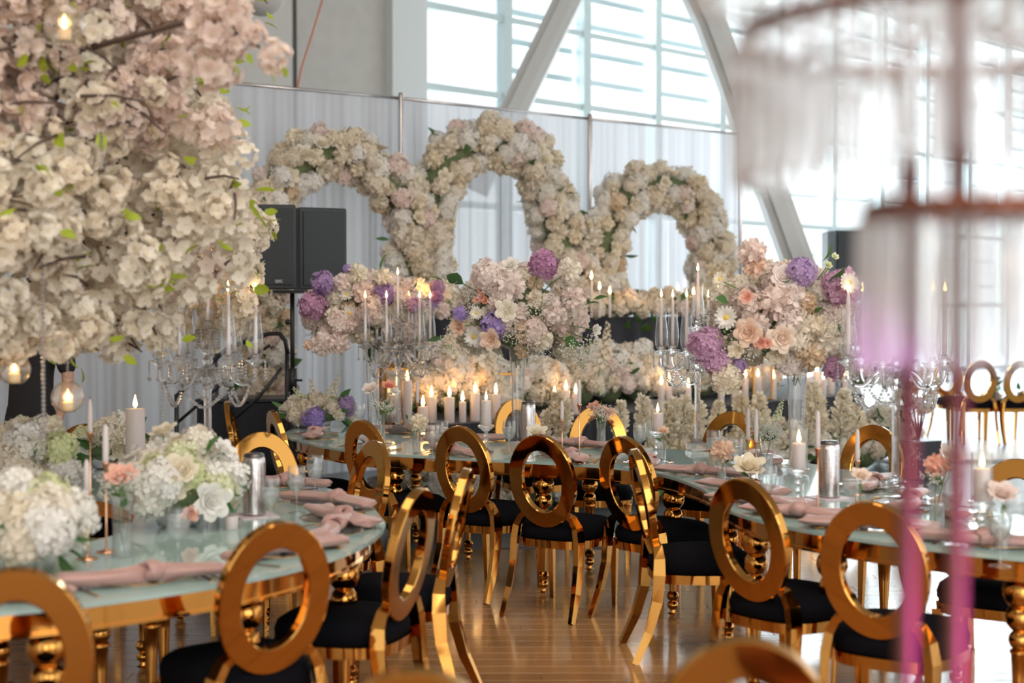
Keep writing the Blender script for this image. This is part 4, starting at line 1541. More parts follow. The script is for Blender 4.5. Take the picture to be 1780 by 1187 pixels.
# ------------------------------------------------------------------ flower arches behind the head table
def arch_point(px, py, X0, d0, t):
    u = (px - 890) / FPX
    d = (d0 - X0 * t) / (1 - u * t)
    return Q(px, py, d)
KA = [('hydrangea', 'petal_cream', .105, 4), ('mum', 'petal_cream', .095, 3), ('hydrangea', 'petal_white', .10, 3), ('mum', 'petal_ivory', .09, 2), ('hydrangea', 'petal_blush', .10, 1.1), ('rose', 'petal_ivory', .075, 1.4), ('hydrangea', 'petal_tan', .09, .5)]
def arch(label, pix, X0, d0, t, rad, n, seed, rfun=None, kinds=KA, leaves=26):
    rr = random.Random(seed)
    pts = catmull([arch_point(px, py, X0, d0, t) for px, py in pix], 8)
    base = Vector((pts[0].x, pts[0].y, min(pts[0].z, pts[-1].z)))
    o = thing('flower_arch', label, 'flower arch', base, 0, 'flower arches behind the head table')
    q = MB(); q.tube([p - base for p in pts], rad * .60, 10)
    link('foliage_core', q.mesh('foliage_core', 'moss'), o)
    L = [0]
    for a, c in zip(pts, pts[1:]):
        L.append(L[-1] + (c - a).length)
    for i in range(n + leaves):
        s = (i + rr.random()) / n * L[-1] if i < n else rr.random() * L[-1]
        s = min(s, L[-1] * .9999)
        k = max(j for j in range(len(L)) if L[j] <= s)
        k = min(k, len(pts) - 2)
        a, c = pts[k], pts[k + 1]
        f = (s - L[k]) / max(1e-6, L[k + 1] - L[k])
        p = a.lerp(c, f)
        tn = (c - a).normalized()
        th = i * 2.4 + rr.uniform(-.5, .5)
        e1 = tn.cross(Vector((0, 1, 0)))
        if e1.length < .1:
            e1 = tn.orthogonal()
        e1.normalize()
        e2 = tn.cross(e1)
        d = e1 * math.cos(th) + e2 * math.sin(th)
        r = rad * rr.uniform(.78, 1.10)
        if i < n:
            sh, mt, sz, _ = rr.choices(kinds, [kk[3] for kk in kinds])[0]
            flower(o, sh, mt, p + d * r - base, d + tn * rr.uniform(-.3, .3), sz * rr.uniform(.85, 1.2), rr)
        else:
            flower(o, rr.choice(['leaf', 'blade']), 'leaf', p + d * r * 1.05 - base, d + Vector((0, 0, rr.uniform(-.5, .5))), rr.uniform(.12, .19), rr)
    return o
arch('left cream flower arch reaching down behind the loudspeakers', [(468, 830), (466, 720), (462, 600), (452, 480), (452, 390), (478, 322), (535, 276), (600, 268), (660, 296), (700, 350), (716, 420), (716, 510), (714, 620), (712, 720), (712, 812)], -1.65, 13.0, .55, .19, 300, 31)
arch('tallest cream flower arch at the centre of the backdrop', [(756, 690), (754, 600), (748, 520), (742, 440), (742, 370), (760, 310), (800, 264), (862, 250), (920, 272), (950, 322), (962, 380), (978, 440), (1004, 500), (1010, 590), (1010, 690)], -.28, 13.8, .55, .205, 300, 32)
arch('right cream flower arch, smallest of the three', [(1050, 676), (1048, 590), (1048, 500), (1046, 430), (1060, 372), (1098, 336), (1150, 326), (1198, 344), (1226, 388), (1236, 440), (1232, 510), (1230, 590), (1230, 676)], 1.58, 14.9, .55, .20, 290, 33)

# ------------------------------------------------------------------ riser, head table
RZ = .70
RP = [(-.82, 10.68), (-.4, 11.0), (1.65, 12.75), (3.6, 14.6)]
rc = catmull([(x, y, 0) for x, y in RP], 8)
def skirt(c, z0, z1, depth, name, label, cat, mat, fold=.025, freq=26, topmat=None):
    """a draped block: pleated front along c, top and sides"""
    org = c[len(c) // 2].copy()
    o = thing(name, label, cat, org)
    n = len(c)
    fine = []
    for i in range(n - 1):
        for k in range(7):
            fine.append((c[i].lerp(c[i + 1], k / 7), i))
    fine.append((c[-1], n - 2))
    q = MB(); vs, fs = [], []
    s = 0
    for j, (p, i) in enumerate(fine):
        t = (c[min(i + 1, n - 1)] - c[i]).normalized()
        nv = Vector((-t.y, t.x, 0))
        if j:
            s += (p - fine[j - 1][0]).length
        f = fold * math.sin(s * freq + 1.3 * math.sin(s * 7))
        for z, a in ((z1, 0.0), (z1 - .06, .5), (z0, 1.0)):
            vs.append(p + nv * (f * a) + Vector((0, 0, z)) - org)
    m = len(fine)
    for j in range(m - 1):
        for k in range(2):
            fs.append((j * 3 + k, j * 3 + k + 1, j * 3 + 4 + k, j * 3 + 3 + k))
    q.add(vs, fs)
    link('skirt', q.mesh('skirt', mat), o)
    q = MB(); vs, fs = [], []
    for j, (p, i) in enumerate(fine):
        t = (c[min(i + 1, n - 1)] - c[i]).normalized()
        nv = Vector((-t.y, t.x, 0))
        bk = p + Vector((0, depth, 0))
        for pp, z in ((p, z1), (bk, z1), (bk, z1 - .04), (p, z1 - .04)):
            vs.append(pp + Vector((0, 0, z)) - org)
    for j in range(m - 1):
        for k in range(4):
            l = (k + 1) % 4
            fs.append((j * 4 + k, j * 4 + l, j * 4 + 4 + l, j * 4 + 4 + k))
    fs += [(3, 2, 1, 0), tuple((m - 1) * 4 + k for k in range(4))]
    q.add(vs, fs)
    link('top', q.mesh('top', topmat or mat, False), o)
    for e in (0, m - 1):
        p, i = fine[e]
        t = (c[min(i + 1, n - 1)] - c[i]).normalized()
        nv = Vector((0, 1, 0))
        q = MB()
        q.add([p + Vector((0, 0, z0)) - org, p + nv * depth + Vector((0, 0, z0)) - org, p + nv * depth + Vector((0, 0, z1)) - org, p + Vector((0, 0, z1)) - org,
               p + t * .01 + Vector((0, 0, z0)) - org, p + t * .01 + nv * depth + Vector((0, 0, z0)) - org, p + t * .01 + nv * depth + Vector((0, 0, z1)) - org, p + t * .01 + Vector((0, 0, z1)) - org],
              [(0, 1, 2, 3), (7, 6, 5, 4), (0, 4, 5, 1), (1, 5, 6, 2), (2, 6, 7, 3), (3, 7, 4, 0)])
        link('side_cloth', q.mesh('side_cloth', mat, False), o)
    return o
skirt(rc, .004, RZ, 3.4, 'stage_riser', 'low black-skirted riser carrying candles and flowers', 'riser', 'black_cloth')
hc = catmull([(-.74, 12.2, 0), (-.2, 12.6, 0), (1.2, 13.85, 0), (2.3, 14.75, 0)], 8)
skirt(hc, RZ, RZ + .80, .70, 'head_table', 'head table under a black cloth in front of the arches', 'table', 'black_cloth', .03, 22)
HZ = RZ + .80
# garland along the head table
def bank(label, pixs, X0, d0, t, h, rad, n, kinds, seed, leaves=10, name='flower_bank', specials=(), cat='flowers', zmin=-.2, lift=0.0):
    """a bank of flowers standing on height h along photo columns pixs = [(px, height in metres)]"""
    rr = random.Random(seed)
    first = None
    o = None
    for (px, hh, w) in pixs:
        u = (px - 890) / FPX
        d = (d0 - X0 * t) / (1 - u * t)
        p = Vector((u * d, d, h))
        if o is None:
            base = p
            o = thing(name, label, cat, base)
        c = p - base + Vector((0, 0, hh * .5 + lift))
        core(o, c, (w * .8, rad * .8, hh * .45))
        k = max(5, int(n * hh * w * 6))
        fill(o, c, (w, rad, hh * .55), k, kinds, rr, leaves, zmin)
    for px, py, dd, sh, mt, r in specials:
        p = Q(px, py, dd) - base
        flower(o, sh, mt, p, Vector((rr.uniform(-.25, .25), -.1, 1)) if sh in ('spike', 'plume') else Vector((0, -1, .3)), r, rr)
    return o
KG = [('mum', 'petal_cream', .075, 3), ('rose', 'petal_ivory', .06, 2), ('hydrangea', 'petal_cream', .08, 3), ('daisy', 'petal_white', .06, 1), ('hydrangea', 'petal_blush', .075, 1)]
TT = .80
bank('cream flower garland with green leaves on the right part of the head table', [(1085, .20, .22), (1150, .24, .24), (1215, .22, .22)], 1.2, 13.95, TT, HZ, .16, 90, KG, 41, 16,
     specials=[(1105, 560, 13.6, 'leaf', 'leaf', .25), (1120, 575, 13.6, 'leaf', 'leaf', .25), (1090, 570, 13.5, 'blade', 'leaf', .25), (1135, 560, 13.7, 'leaf', 'leaf', .22)], zmin=-.5)
bank('cream and pink flowers at the left end of the head table', [(720, .28, .16), (765, .26, .20), (800, .20, .15)], -.8, 12.3, TT, HZ, .15, 90, KG, 42, 14,
     specials=[(760, 500, 12.0, 'hydrangea', 'petal_magenta', .07), (752, 525, 12.0, 'hydrangea', 'petal_lilac', .07), (768, 540, 12.0, 'mum', 'petal_blush', .08)], zmin=-.5)
bank('cream flower mound behind the central bouquet on the head table', [(880, .16, .20), (960, .16, .20), (1025, .18, .16)], .3, 13.2, TT, HZ, .13, 80, KG, 43, 8, zmin=-.4)
# mounds standing on the riser
KM = [('mum', 'petal_cream', .085, 3), ('hydrangea', 'petal_cream', .105, 4), ('hydrangea', 'petal_white', .10, 4), ('rose', 'petal_ivory', .07, 2), ('mum', 'petal_blush', .075, 1), ('hydrangea', 'petal_blush', .09, 1)]
def mound(label, cols, seed, specials=(), d0=11.75):
    return bank(label, cols, -.4, d0, .90, RZ, .22, 42, KM, seed, 9, 'flower_mound', specials)
mound('tall cream flower mound behind the left candles on the riser', [(735, .38, .16), (775, .56, .20), (815, .60, .20), (850, .42, .18)], 44,
      [(790, 640, 11.4, 'spike', 'petal_cream', .36), (828, 648, 11.4, 'spike', 'petal_white', .34), (805, 625, 11.6, 'spike', 'petal_cream', .3)])
mound('cream flower mound on the riser seen through the central vase', [(895, .38, .18), (935, .42, .20), (960, .36, .18)], 45)
mound('broad cream flower mound on the riser right of centre', [(1010, .50, .18), (1055, .52, .22), (1105, .50, .22), (1150, .42, .2)], 46,
      [(1052, 640, 12.4, 'spike', 'petal_cream', .42), (1040, 655, 12.4, 'spike', 'petal_cream', .4)])
mound('cream flower mound on the riser below the right bouquet', [(1215, .36, .2), (1260, .34, .2), (1320, .30, .2)], 47)
mound('cream flower mound at the far right of the riser', [(1500, .36, .22), (1545, .34, .2)], 48)
# plumes and flowers on the floor before the riser
KF = [('hydrangea', 'petal_cream', .10, 3), ('mum', 'petal_cream', .085, 3), ('hydrangea', 'petal_white', .10, 2), ('rose', 'petal_ivory', .07, 2)]
def floor_bank(label, cols, seed, specials=(), d0=10.3):
    return bank(label, cols, -.4, d0, .90, .004, .24, 26, KF, seed, 7, 'floor_flowers', specials)
def plumes(lst, d):
    return [(x, y, d, 'plume', 'petal_ivory', r) for x, y, r in lst]
floor_bank('white flowers with eucalyptus on the floor left of centre, seen under the table', [(690, .45, .2), (730, .5, .2), (790, .42, .2), (850, .40, .2)], 51)
floor_bank('cream plumes and blooms on the floor behind the coral rose vase', [(930, .45, .22), (980, .5, .2), (1060, .45, .2)], 52, plumes([(965, 790, .42), (985, 785, .45), (940, 795, .36), (1075, 790, .40)], 10.7))
floor_bank('tall cream pampas and blooms on the floor left of the crystal column', [(1130, .46, .22), (1185, .48, .2), (1240, .42, .2)], 53, plumes([(1128, 798, .50), (1150, 800, .50), (1178, 795, .48), (1205, 800, .46), (1240, 795, .44), (1165, 810, .5)], 11.2))
floor_bank('cream pampas and hydrangeas on the floor behind the right steel pitcher', [(1310, .5, .22), (1370, .5, .22), (1440, .48, .22), (1500, .42, .2)], 54, plumes([(1300, 795, .52), (1330, 790, .5), (1430, 790, .58), (1456, 795, .55), (1475, 790, .5), (1400, 800, .45), (1500, 800, .45)], 11.6), 10.4)
flo = floor_bank('dark green foliage with white sprigs at the right end of the flower bank', [(1530, .5, .2), (1560, .4, .18)], 55, [(1525 + 9 * i, 700 + 17 * (i % 6), 12.2, 'gyp', 'petal_white', .16) for i in range(8)] + [(1520 + 8 * i, 720 + 15 * (i % 5), 12.2, 'leaf', 'leaf', .16) for i in range(10)], 10.8)

# candles along the riser edge
def riser_pos(px, back):
    u = (px - 890) / FPX
    best = None
    for a, c in zip(rc, rc[1:]):
        for k in range(10):
            p = a.lerp(c, k / 10)
            e = abs(p.x - u * p.y)
            if best is None or e < best[0]:
                best = (e, p)
    p = best[1]
    d = p.y + back
    return Vector((u * d, d, RZ))
ROW = [(735, .14, .040, .14), (750, .20, .040, .30), (781, .20, .040, .16), (804, .16, .028, .14), (826, .22, .040, .18), (862, .20, .036, .25), (964, .16, .030, .16), (984, .20, .034, .26), (1001, .17, .032, .2),
       (1150, .20, .03, .35), (1163, .22, .03, .35), (1197, .17, .027, .18), (1254, .17, .03, .18), (1277, .16, .028, .2), (1296, .22, .03, .4), (1345, .2, .03, .3), (1405, .20, .034, .22), (1420, .24, .034, .4), (1432, .17, .03, .2), (1446, .22, .034, .4), (1470, .18, .03, .3)]
for i, (px, h, r, bk) in enumerate(ROW):
    p = riser_pos(px, bk)
    c = candle('pillar_candle', pillar_me(r, h), h, p, '', True, group='pillar candles in a row on the black riser', fs=1.7)
    later(c, '{} lit pillar candle from the left along the black riser', 'riser')
for px in (742, 790, 836, 985, 1160, 1285, 1410, 1445):
    glow(riser_pos(px, .34) + Vector((0, 0, .30)), .32, (1, .42, .12), .05)
# tapers on the head table
for px, h, dd in ((1028, .36, 13.35), (1042, .26, 13.3), (1060, .22, 13.4), (1178, .26, 14.2), (1190, .30, 14.2), (1205, .22, 14.3), (985, .24, 13.1), (1250, .26, 14.6)):
    X = (px - 890) / FPX * dd
    c = candle('taper_candle', taper_me(h, .014), h, (X, dd, HZ), '', True, group='tapers on the head table', fs=1.5)
    later(c, '{} tall taper from the left on the black head table', 'head')
glow((1.2, 13.6, HZ + .4), 1.2, (1, .5, .18), .06)
glow((-.75, 12.1, HZ + .3), 1.2, (1, .5, .18), .06)
# gold lanterns on the riser
def lantern(px, back, w, h, label):
    p = riser_pos(px, back)
    o = thing('gold_lantern', label, 'lantern', p, .3)
    q = MB(); q.box(-w, w, -w, w, 0, .02)
    link('base', q.mesh('base', 'gold', False), o)
    for sx in (-1, 1):
        for sy in (-1, 1):
            q = MB(); q.box(sx * w - .008, sx * w + .008, sy * w - .008, sy * w + .008, .02, h)
            link('post', q.mesh('post', 'gold', False), o)
    q = MB(); q.box(-w - .012, w + .012, -w - .012, w + .012, h, h + .02); q.lathe([(w * .9, h + .02), (w * .3, h + .08), (w * .3, h + .09)], 4, M=Matrix.Rotation(PI / 4, 4, 'Z'))
    link('lid', q.mesh('lid', 'gold', False), o)
    for k in range(4):
        q = MB(); q.box(-w + .01, w - .01, -w - .001, -w + .001, .02, h)
        link('pane', q.mesh('pane', 'glass', False), o, rot=(0, 0, k * PI / 2))
    candle('pillar_candle', pillar_me(.036, h * .5), h * .5, p + Vector((0, 0, .02)), 'pillar candle glowing inside the ' + label, True, fs=1.5)
    glow(p + Vector((0, 0, h * .5 + .08)), .6, (1, .5, .18), .03, 'lantern_glow')
lantern(684, .25, .085, .42, 'gold lantern behind the left candelabra')
lantern(875, .55, .075, .34, 'gold lantern behind the central trumpet vase')
lantern(1318, .5, .10, .40, 'gold lantern below the right bouquet')
p = riser_pos(708, .15)
candle('pillar_candle', pillar_me(.036, .34), .34, p, 'tallest white pillar candle on the riser beside the left lantern', True, fs=1.6)

# ------------------------------------------------------------------ loudspeakers and stands
def speaker(name, label, loc, rz, s=1.0, badge=True):
    o = thing(name, label, 'loudspeaker', loc, rz)
    q = MB()
    w, d, h = .185 * s, .18 * s, .62 * s
    pr = [(-w, -d), (w, -d), (w * .98, -d * .2), (w * .62, d), (-w * .62, d), (-w * .98, -d * .2)]
    vs, fs = [], []
    for z, k in ((0, .97), (.012, 1), (h - .012, 1), (h, .97)):
        for x, y in pr:
            vs.append((x * k, y * k, z))
    for a in range(3):
        for i in range(6):
            j = (i + 1) % 6
            fs.append((a * 6 + i, a * 6 + j, a * 6 + 6 + j, a * 6 + 6 + i))
    fs += [tuple(range(5, -1, -1)), tuple(range(18, 24))]
    q.add(vs, fs)
    link('cabinet', q.mesh('cabinet', 'black_case', False), o)
    q = MB(); q.bevbox(-w * .90, w * .90, -d - .012, -d + .002, .03 * s, h - .03 * s, .006)
    g = link('grille', q.mesh('grille', 'grille', False), o)
    if badge:
        q = MB(); q.box(.028, .092, -d - .016, -d - .011, .045, .073)
        bd = link('badge', q.mesh('badge', 'black_paint', False), o)
        cu = bpy.data.curves.new('badge_text', 'FONT')
        cu.body = 'QSC'
        cu.size = .028
        cu.align_x = 'CENTER'
        cu.extrude = .0006
        tmp = bpy.data.objects.new('tmp', cu)
        COL.objects.link(tmp)
        bpy.context.view_layer.update()
        me = bpy.data.meshes.new_from_object(tmp)
        bpy.data.objects.remove(tmp)
        me.materials.clear()
        me.materials.append(MATS['white_text'])
        link('badge_letters', me, bd, (.060, -d - .0168, .049), (PI / 2, 0, 0))
    return o
def spk_stand(label, x, y, z, knob=True):
    o = thing('speaker_stand', label, 'stand', (x, y, .004))
    q = MB(); q.lathe([(.021, .08), (.021, z * .6)], 12); q.lathe([(.017, z * .6), (.017, z - .03)], 12)
    link('pole', q.mesh('pole', 'black_paint'), o)
    q = MB(); q.box(-.13, .13, -.10, .10, z - .03, z - .006)
    link('top_plate', q.mesh('top_plate', 'black_paint', False), o)
    q = MB(); q.lathe([(.032, z * .56), (.032, z * .66)], 10); q.tube([(.02, -.02, z * .61), (.075, -.03, z * .61)], .010, 8)
    link('clamp', q.mesh('clamp', 'black_paint'), o)
    q = MB(); q.ball((-.03, -.03, z * .86), .022, 8, 6)
    link('knob', q.mesh('knob', 'black_paint'), o)
    for k in range(3):
        a = k * 2 * PI / 3 + .5
        q = MB(); q.tube([(0, 0, .52), (math.cos(a) * .22, math.sin(a) * .22, .26), (math.cos(a) * .48, math.sin(a) * .48, .012)], .014, 8)
        link('leg', q.mesh('leg', 'black_paint'), o)
    return o
ps = Q(508, 503, 10.6)
spk_stand('black speaker stand pole rising behind the left candelabra', ps.x, ps.y, ps.z - .004)
pa = Q(470, 497, 10.6); pb = Q(553, 494, 10.95)
speaker('loudspeaker', 'black loudspeaker with small badge, left of the pair', (pa.x, pa.y, ps.z), R(10))
speaker('loudspeaker', 'black loudspeaker on the right of the pair, turned away', (pb.x - .02, pb.y, ps.z), R(28), 1.0, False)
q = Q(1465, 492, 16.9)
spk_stand('black speaker stand behind the right bouquet', q.x, q.y, q.z - .20)
speaker('loudspeaker', 'dark loudspeaker at right behind the crystal stand', (q.x, q.y, q.z - .196), R(18), 1.3, False)
q2 = Q(1284, 480, 17.7)
spk_stand('black speaker stand at the drape end', q2.x, q2.y, q2.z - .004)
speaker('loudspeaker', 'small dark loudspeaker at the right end of the drapes', (q2.x, q2.y, q2.z), R(20), .62, False)

# stage steps with black handrail
rl = thing('stair_handrail', 'black tube handrail of the stage steps beside the speaker pole', 'handrail', (Q(400, 760, 10.9).x, 10.9, .004))
ro = rl.location.copy()
def rail(name, pix, d, r=.018):
    q = MB(); q.tube([Q(x, y, d) - ro for x, y in pix], r, 8)
    link(name, q.mesh(name, 'black_paint'), rl)
rail('top_rail', [(306, 690), (345, 650), (395, 606), (440, 588), (468, 580), (486, 580), (496, 592), (500, 615)], 10.9)
rail('mid_rail', [(308, 735), (360, 690), (440, 618), (470, 600)], 10.95, .013)
rail('brace', [(405, 730), (450, 690), (490, 640)], 10.7, .014)
rail('post', [(307, 685), (307, 800), (307, 900)], 10.9)
rail('post', [(398, 606), (398, 720), (398, 900)], 10.9, .015)
rail('post', [(499, 612), (499, 720), (499, 900)], 10.9)
bx = thing('black_case', 'black skirted block behind the left table chairs', 'block', (Q(445, 700, 11.3).x, 11.3, .004))
q = MB(); q.bevbox(-.42, .42, -.25, .25, 0, .86, .02)
link('case_body', q.mesh('case_body', 'black_cloth', False), bx)
q = MB(); q.bevbox(-.43, .43, -.26, .26, .86, .885, .01)
link('case_lid', q.mesh('case_lid', 'black_paint', False), bx)

# ------------------------------------------------------------------ person in black beyond the tree
def skin_mesh(name, verts, edges, radii, mat, root=0, sub=2):
    me = bpy.data.meshes.new(name)
    me.from_pydata(verts, edges, [])
    o = bpy.data.objects.new(name, me)
    COL.objects.link(o)
    md = o.modifiers.new('skin', 'SKIN')
    md.use_smooth_shade = True
    if not me.skin_vertices:
        lay = None
        bpy.context.view_layer.objects.active = o
        bpy.context.view_layer.update()
    if not me.skin_vertices:
        import bmesh as _b
        bm = _b.new(); bm.from_mesh(me)
        bm.verts.layers.skin.verify()
        bm.to_mesh(me); bm.free()
    sv = me.skin_vertices[0].data
    for i, r in enumerate(radii):
        r = r if isinstance(r, tuple) else (r, r)
        sv[i].radius = r
        sv[i].use_root = (i == root)
    s = o.modifiers.new('sub', 'SUBSURF')
    s.levels = sub
    s.render_levels = sub
    dg = bpy.context.evaluated_depsgraph_get()
    out = bpy.data.meshes.new_from_object(o.evaluated_get(dg))
    bpy.data.objects.remove(o)
    out.name = name
    out.materials.clear()
    out.materials.append(MATS[mat])
    return out
def chain(V, E, Rr, start, pts):
    prev = start
    idx = []
    for p, r in pts:
        V.append(p); Rr.append(r)
        if prev is not None:
            E.append((prev, len(V) - 1))
        prev = len(V) - 1
        idx.append(prev)
    return idx
per = thing('person', 'person in black shirt and trousers standing behind the tree, arms hanging', 'person', (-3.08, 9.1, 0), R(168))
V, E, Rr = [], [], []
sp_ = chain(V, E, Rr, None, [((0, 0, .98), (.15, .10)), ((0, 0, 1.12), (.13, .09)), ((0, -.01, 1.28), (.15, .10)), ((0, -.02, 1.42), (.12, .085)), ((0, -.01, 1.50), .052), ((0, .015, 1.56), .05)])
for s in (-1, 1):
    a = chain(V, E, Rr, sp_[3], [((s * .18, -.02, 1.42), .055), ((s * .235, -.01, 1.28), .046), ((s * .262, 0, 1.14), .040), ((s * .258, .05, 1.02), .035), ((s * .248, .10, .90), .026), ((s * .245, .118, .85), (.032, .020)), ((s * .244, .125, .815), (.034, .016))])
    for k, (dy, L) in enumerate(((-.024, .060), (-.008, .072), (.009, .068), (.024, .052))):
        chain(V, E, Rr, a[-1], [((s * .243, .127 + dy, .790), .0095), ((s * .240, .130 + dy * 1.1, .790 - L * .55), .009), ((s * .232, .128 + dy * 1.1, .790 - L), .008)])
    chain(V, E, Rr, a[-2], [((s * .232, .148, .822), .011), ((s * .222, .158, .792), .0095)])
    chain(V, E, Rr, sp_[0], [((s * .095, 0, .90), .092), ((s * .105, .01, .70), .075), ((s * .11, .01, .50), .055), ((s * .112, -.01, .30), .050), ((s * .115, -.02, .09), .036), ((s * .12, .06, .045), (.036, .030)), ((s * .125, .14, .03), (.034, .020))])
bm_body = skin_mesh('body', V, E, Rr, 'skin', 0)
hd = MB()
hd.ball((0, .02, 1.655), .083, 20, 16, sz=1.42)
hd.lathe([(.002, -.022), (.014, -.012), (.010, .012), (.004, .03)], 8, M=Matrix.Translation((0, .102, 1.645)))
for s in (-1, 1):
    hd.ball((s * .083, .01, 1.65), .022, 8, 6, sz=1.5)
hm = hd.mesh('head', 'skin')
import bmesh
bm = bmesh.new(); bm.from_mesh(bm_body); bm.from_mesh(hm); bm.to_mesh(bm_body); bm.free()
bod = link('body', bm_body, per)
for s in (-1, 1):
    q = MB(); q.ball((s * .030, .096, 1.662), .010, 8, 6)
    link('eye', q.mesh('eye', 'wick'), bod)
q = MB(); q.tube([(-.022, .094, 1.602), (0, .101, 1.600), (.022, .094, 1.602)], .005, 6)
link('mouth', q.mesh('mouth', 'cable'), bod)
q = MB(); q.ball((0, .002, 1.69), .094, 18, 12, sz=1.15)
q.v = [(x, y, max(z, 1.655 + (.06 if y > .04 else -.03 if y < -.02 else .02))) for x, y, z in q.v]
link('hair', q.mesh('hair', 'hair'), per)
V, E, Rr = [], [], []
sh = chain(V, E, Rr, None, [((0, 0, .82), (.172, .122)), ((0, 0, .97), (.170, .120)), ((0, 0, 1.12), (.15, .108)), ((0, -.01, 1.28), (.168, .118)), ((0, -.02, 1.42), (.135, .10)), ((0, -.012, 1.475), (.075, .07))])
for s in (-1, 1):
    chain(V, E, Rr, sh[4], [((s * .18, -.02, 1.42), .073), ((s * .235, -.01, 1.28), .066), ((s * .258, -.004, 1.17), .062)])
link('shirt', skin_mesh('shirt', V, E, Rr, 'shirt', 0), per)
V, E, Rr = [], [], []
tr_ = chain(V, E, Rr, None, [((0, 0, .98), (.158, .110))])
chain(V, E, Rr, 0, [((0, 0, 1.12), (.13, .095))])
for s in (-1, 1):
    chain(V, E, Rr, 0, [((s * .095, 0, .88), .105), ((s * .105, .01, .70), .092), ((s * .11, .01, .50), .074), ((s * .112, -.01, .30), .068), ((s * .115, -.015, .08), .064)])
link('trousers', skin_mesh('trousers', V, E, Rr, 'trousers', 0), per)
for s in (-1, 1):
    V, E, Rr = [], [], []
    chain(V, E, Rr, None, [((s * .115, -.05, .045), .045), ((s * .12, .06, .042), .044), ((s * .126, .15, .032), (.042, .030))])
    link('shoe', skin_mesh('shoe', V, E, Rr, 'black_paint', 0), per)

# ------------------------------------------------------------------ blossom tree
TC = Vector((-2.3, 5.75, 0))
tree = thing('blossom_tree', 'large artificial cherry tree thick with cream and blush blossoms', 'tree', TC)
rt = random.Random(99)
q = MB()
q.tube([(0, 0, 0), (.02, .02, .6), (-.03, .01, 1.2), (.02, 0, 1.7), (0, .02, 2.3), (.03, 0, 3.0)], [.10, .085, .08, .075, .06, .04], 10)
q.lathe([(.30, 0), (.30, .03), (.10, .06)], 20)
link('trunk', q.mesh('trunk', 'bark'), tree)
def inside(p):
    """crown shape in tree space: 1 = on the skin of the crown"""
    r = math.hypot(p.x, p.y)
    return r
sites = []
def crown_limit(z):
    # radius of the crown at height z: widest near 2.0, pulled in below, opening again above
    if z < 1.62:
        return .92 + .2 * (z - 1.40)
    if z < 2.0:
        return 1.00 + .20 * (z - 1.62) / .38
    if z < 2.45:
        return 1.20 - .12 * (z - 2.0) / .45
    return 1.08 + .12 * (z - 2.45)
# boughs
boughs = []
for i in range(24):
    a = i * 2 * PI / 24 + rt.uniform(-.12, .12)
    z0 = rt.uniform(1.7, 2.7)
    z1 = rt.choice([1.5, 1.65, 1.85, 2.1, 2.4, 2.7, 3.0]) + rt.uniform(-.08, .08)
    Rm = crown_limit(z1) * rt.uniform(.9, 1.0)
    pts = [Vector((.03 * math.cos(a), .03 * math.sin(a), z0))]
    for k in range(1, 7):
        t = k / 6
        aa = a + .25 * math.sin(t * 3 + i)
        pts.append(Vector((Rm * t * math.cos(aa), Rm * t * math.sin(aa), z0 + (z1 - z0) * t ** 1.5 + .22 * math.sin(t * PI) + rt.uniform(-.03, .03))))
    q = MB(); q.tube(pts, [.032, .026, .021, .016, .012, .008, .005], 6)
    link('bough', q.mesh('bough', 'bark'), tree)
    boughs.append(pts)
    for m in range(5):
        k = rt.randrange(2, 6)
        s0 = pts[k]
        dv = Vector((rt.uniform(-1, 1), rt.uniform(-1, 1), rt.uniform(-1.0, .5))).normalized() * rt.uniform(.18, .40)
        out = Vector((s0.x, s0.y, 0)).normalized()
        e = s0 + dv * .6 + out * .18
        q = MB(); q.tube([s0, s0.lerp(e, .5) + Vector((0, 0, .03)), e], [.008, .006, .003], 5)
        link('twig', q.mesh('twig', 'bark'), tree)
        sites.append(e)
clusters = []
N_ALL = 1750
k = 0
while len(clusters) < N_ALL:
    k += 1
    z = rt.uniform(1.42, 3.35)
    a = rt.uniform(0, 2 * PI)
    # only the halves of the crown that face the hall need to be thick; the rest is sparser
    d = Vector((math.cos(a), math.sin(a), 0))
    if d.dot(Vector((.75, -.66, 0))) < -.25 and rt.random() < .55:
        continue
    lim = crown_limit(z) * (1 + .07 * math.sin(a * 5 + z * 4) + .05 * math.sin(a * 11 - z * 7))
    low = 1.53 + .09 * math.sin(a * 4 + 1) + .09 * math.sin(a * 9)
    if z < low:
        continue
    r = lim * (1 - abs(rt.gauss(0, .13)))
    if z < low + .22:
        r = lim * math.sqrt(rt.uniform(.1, 1))
    clusters.append(Vector((r * math.cos(a), r * math.sin(a), z)))
for e in sites:
    for j in range(3):
        clusters.append(e + Vector((rt.gauss(0, .06), rt.gauss(0, .06), rt.gauss(0, .05))))
def cam_key(p):
    w = p + TC
    px = 890 + FPX * w.x / w.y
    vis = -60 < px < 520
    return (0 if vis else 1, w.y + (0 if vis else 50))
clusters.sort(key=cam_key)
stuffv = {'blossom': MB(), 'blossom_blush_shaded': MB()}
protos = [blossom_mb(300 + i, 10, 1) for i in range(4)]
